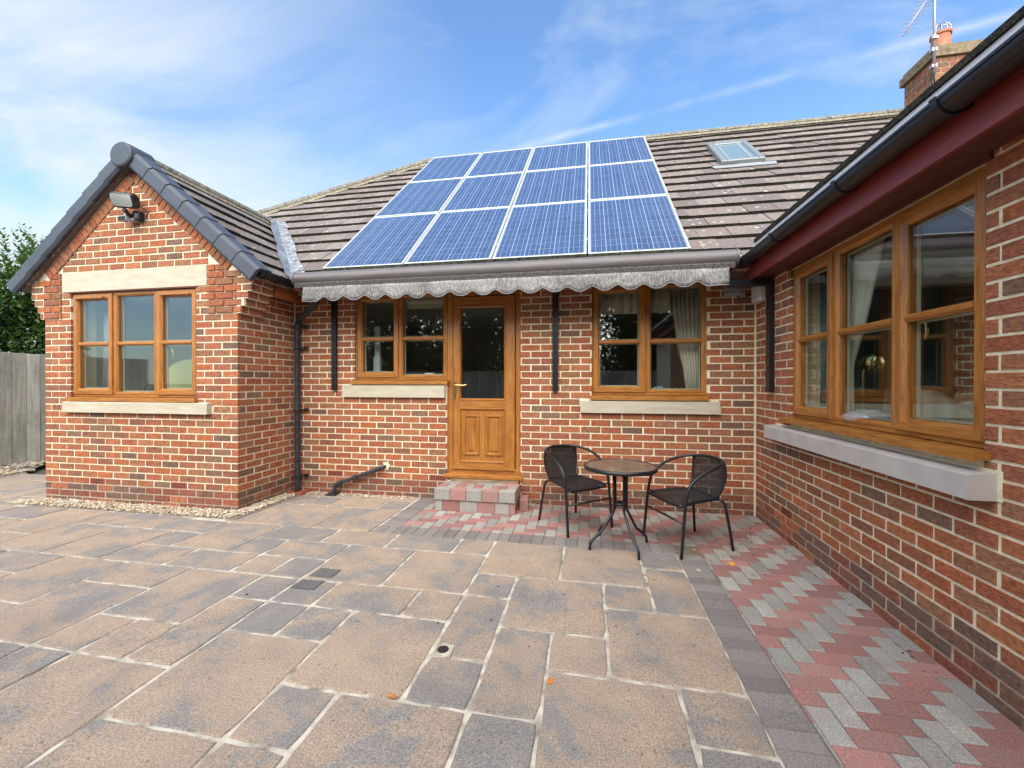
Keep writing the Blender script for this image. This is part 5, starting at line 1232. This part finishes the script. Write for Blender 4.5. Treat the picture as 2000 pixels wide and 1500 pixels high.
lm = thing('table_lamp', 'brass lamp with tilted metal shade beside the cream curtain', 'lamp', (.50, -.84, .33))
MB().tube([(0, 0, 0), (0, 0, 1.15), (.02, -.05, 1.22)], .01, 8).lathe([(.11, 0), (.11, .02), (.02, .04)], 0, 0, 20).build('lamp_stand', 'brass', lm, True)
mb = MB(); pr_ = [(.03, .10), (.06, .07), (.10, .0), (.095, .0), (.055, .065)]; vs = []; fs = []; n = 20
for r_, z in pr_: vs += [(Vector((.02, -.07, 1.20))+Matrix.Rotation(.7, 3, 'X') @ Vector((r_*math.cos(6.283*k/n), r_*math.sin(6.283*k/n), z))) for k in range(n)]
for i in range(len(pr_)-1):
    for k in range(n): fs.append((i*n+k, i*n+(k+1) % n, (i+1)*n+(k+1) % n, (i+1)*n+k))
MB().add(vs, fs).build('lamp_shade', 'brass', lm, True)
# ceiling beams, coving and flat dark panel on the living room far wall
structure(MB().box((.30, -1.34, 2.34), (4.3, -1.22, 2.419)).build('ceiling_beam', 'fascia')); structure(MB().box((.30, -2.34, 2.34), (4.3, -2.22, 2.419)).build('ceiling_beam', 'fascia'))
structure(MB().box((.30, -.42, 2.26), (4.3, -.315, 2.40)).build('living_room_coving', 'ceiling'))
structure(MB().box((.55, -.36, .4), (3.6, -.312, 2.24)).build('living_room_far_panel', 'dark_green'))
# kitchen, dining room and gable room contents
o = MB().lathe([(.035, 1.43), (.043, 1.435), (.045, 1.50), (.041, 1.505), (.038, 1.45)], 0, 0, 20).build('white_pot', 'ceramic', None, True); o.location = (-3.665, .20, 0); o.scale = (1.5, 1, 1); tag(o, 'ribbed white pot on the sill of the window beside the door', 'pot')
structure(MB().box((-4.55, .14, 1.39), (-3.40, .30, 1.425)).build('inner_sill', 'ceiling')); structure(MB().box((-1.66, .14, 1.22), (-.49, .30, 1.255)).build('inner_sill', 'ceiling'))
bd = thing('roller_blind', 'rolled patterned blind at the top of the window beside the door', 'blind', (-3.66, .15, 2.36)); MB().tube([(-.27, 0, .03), (.27, 0, .03)], .035, 12).box((-.265, -.01, -.06), (.265, .0, .03)).build('blind_roll', 'spacer', bd)
o = MB().box((-.035, -.02, 0), (.035, .02, .62)).box((-.045, -.035, 0), (.045, .02, .22)).build('wall_phone', 'white_plastic'); o.location = (-4.43, .32, 1.50); tag(o, 'slim white fitting on the reveal of the window beside the door', 'fitting')
mg = thing('mug', 'blue patterned mug on the sill of the window under the awning', 'mug', (-.92, .21, 1.255)); MB().lathe([(.036, 0), (.040, .004), (.041, .09), (.037, .09), (.036, .01)], 0, 0, 20).build('cup', 'ceramic_blue', mg, True); MB().tube([(-.038, 0, .075), (-.065, 0, .07), (-.07, 0, .04), (-.06, 0, .02), (-.038, 0, .018)], .006, 8).build('handle', 'ceramic', mg, True)
dg = thing('leaded_panel', 'narrow leaded glass door panel seen through the window under the awning', 'door panel', (-1.70, 1.6, 1.0)); MB().box((-.06, 0, .0), (.20, .03, .92)).build('glass_strip', 'plaster', dg)
mb = MB().box((.066, -.006, 0), (.074, -.001, .92))
for z in (.2, .46, .72): mb.prism([(.07, z-.05), (.10, z), (.07, z+.05), (.04, z)], .001, .008, lambda u, v, w: Vector((u, -w, v))); mb.box((-.06, -.005, z-.003), (.2, -.001, z+.003))
mb.build('lead_came', 'dark', dg)
gb = thing('headboard', 'pale green rounded board standing inside the right light of the gable window', 'headboard', (-6.50, YG+.35, 1.14)); pl = [(-.52*math.cos(math.pi*q/24), .52*math.sin(math.pi*q/24)) for q in range(25)]
MB().prism([(p+.12, q+.0) for p, q in pl][::-1], 0, .03, Frame((0, 0, 0), (1, 0, 0), (0, 0, 1), (0, -1, 0)), ch=.006).build('board', 'green_board', gb); MB().box((-.40, 0, -.8), (.64, .03, .0)).build('board_base', 'green_board', gb)
tv = thing('monitor', 'black monitor edge and cable behind the middle light of the gable window', 'monitor', (-6.86, YG+.36, 1.22)); MB().box((-.06, 0, .08), (.06, .05, .42)).build('screen', 'dark', tv); MB().tube([(-.05, 0, .3), (-.14, -.02, .2), (-.2, -.02, .08), (-.22, -.02, .0)], .006, 6).box((-.16, -.02, .0), (.1, .1, .08)).build('cable', 'dark', tv)
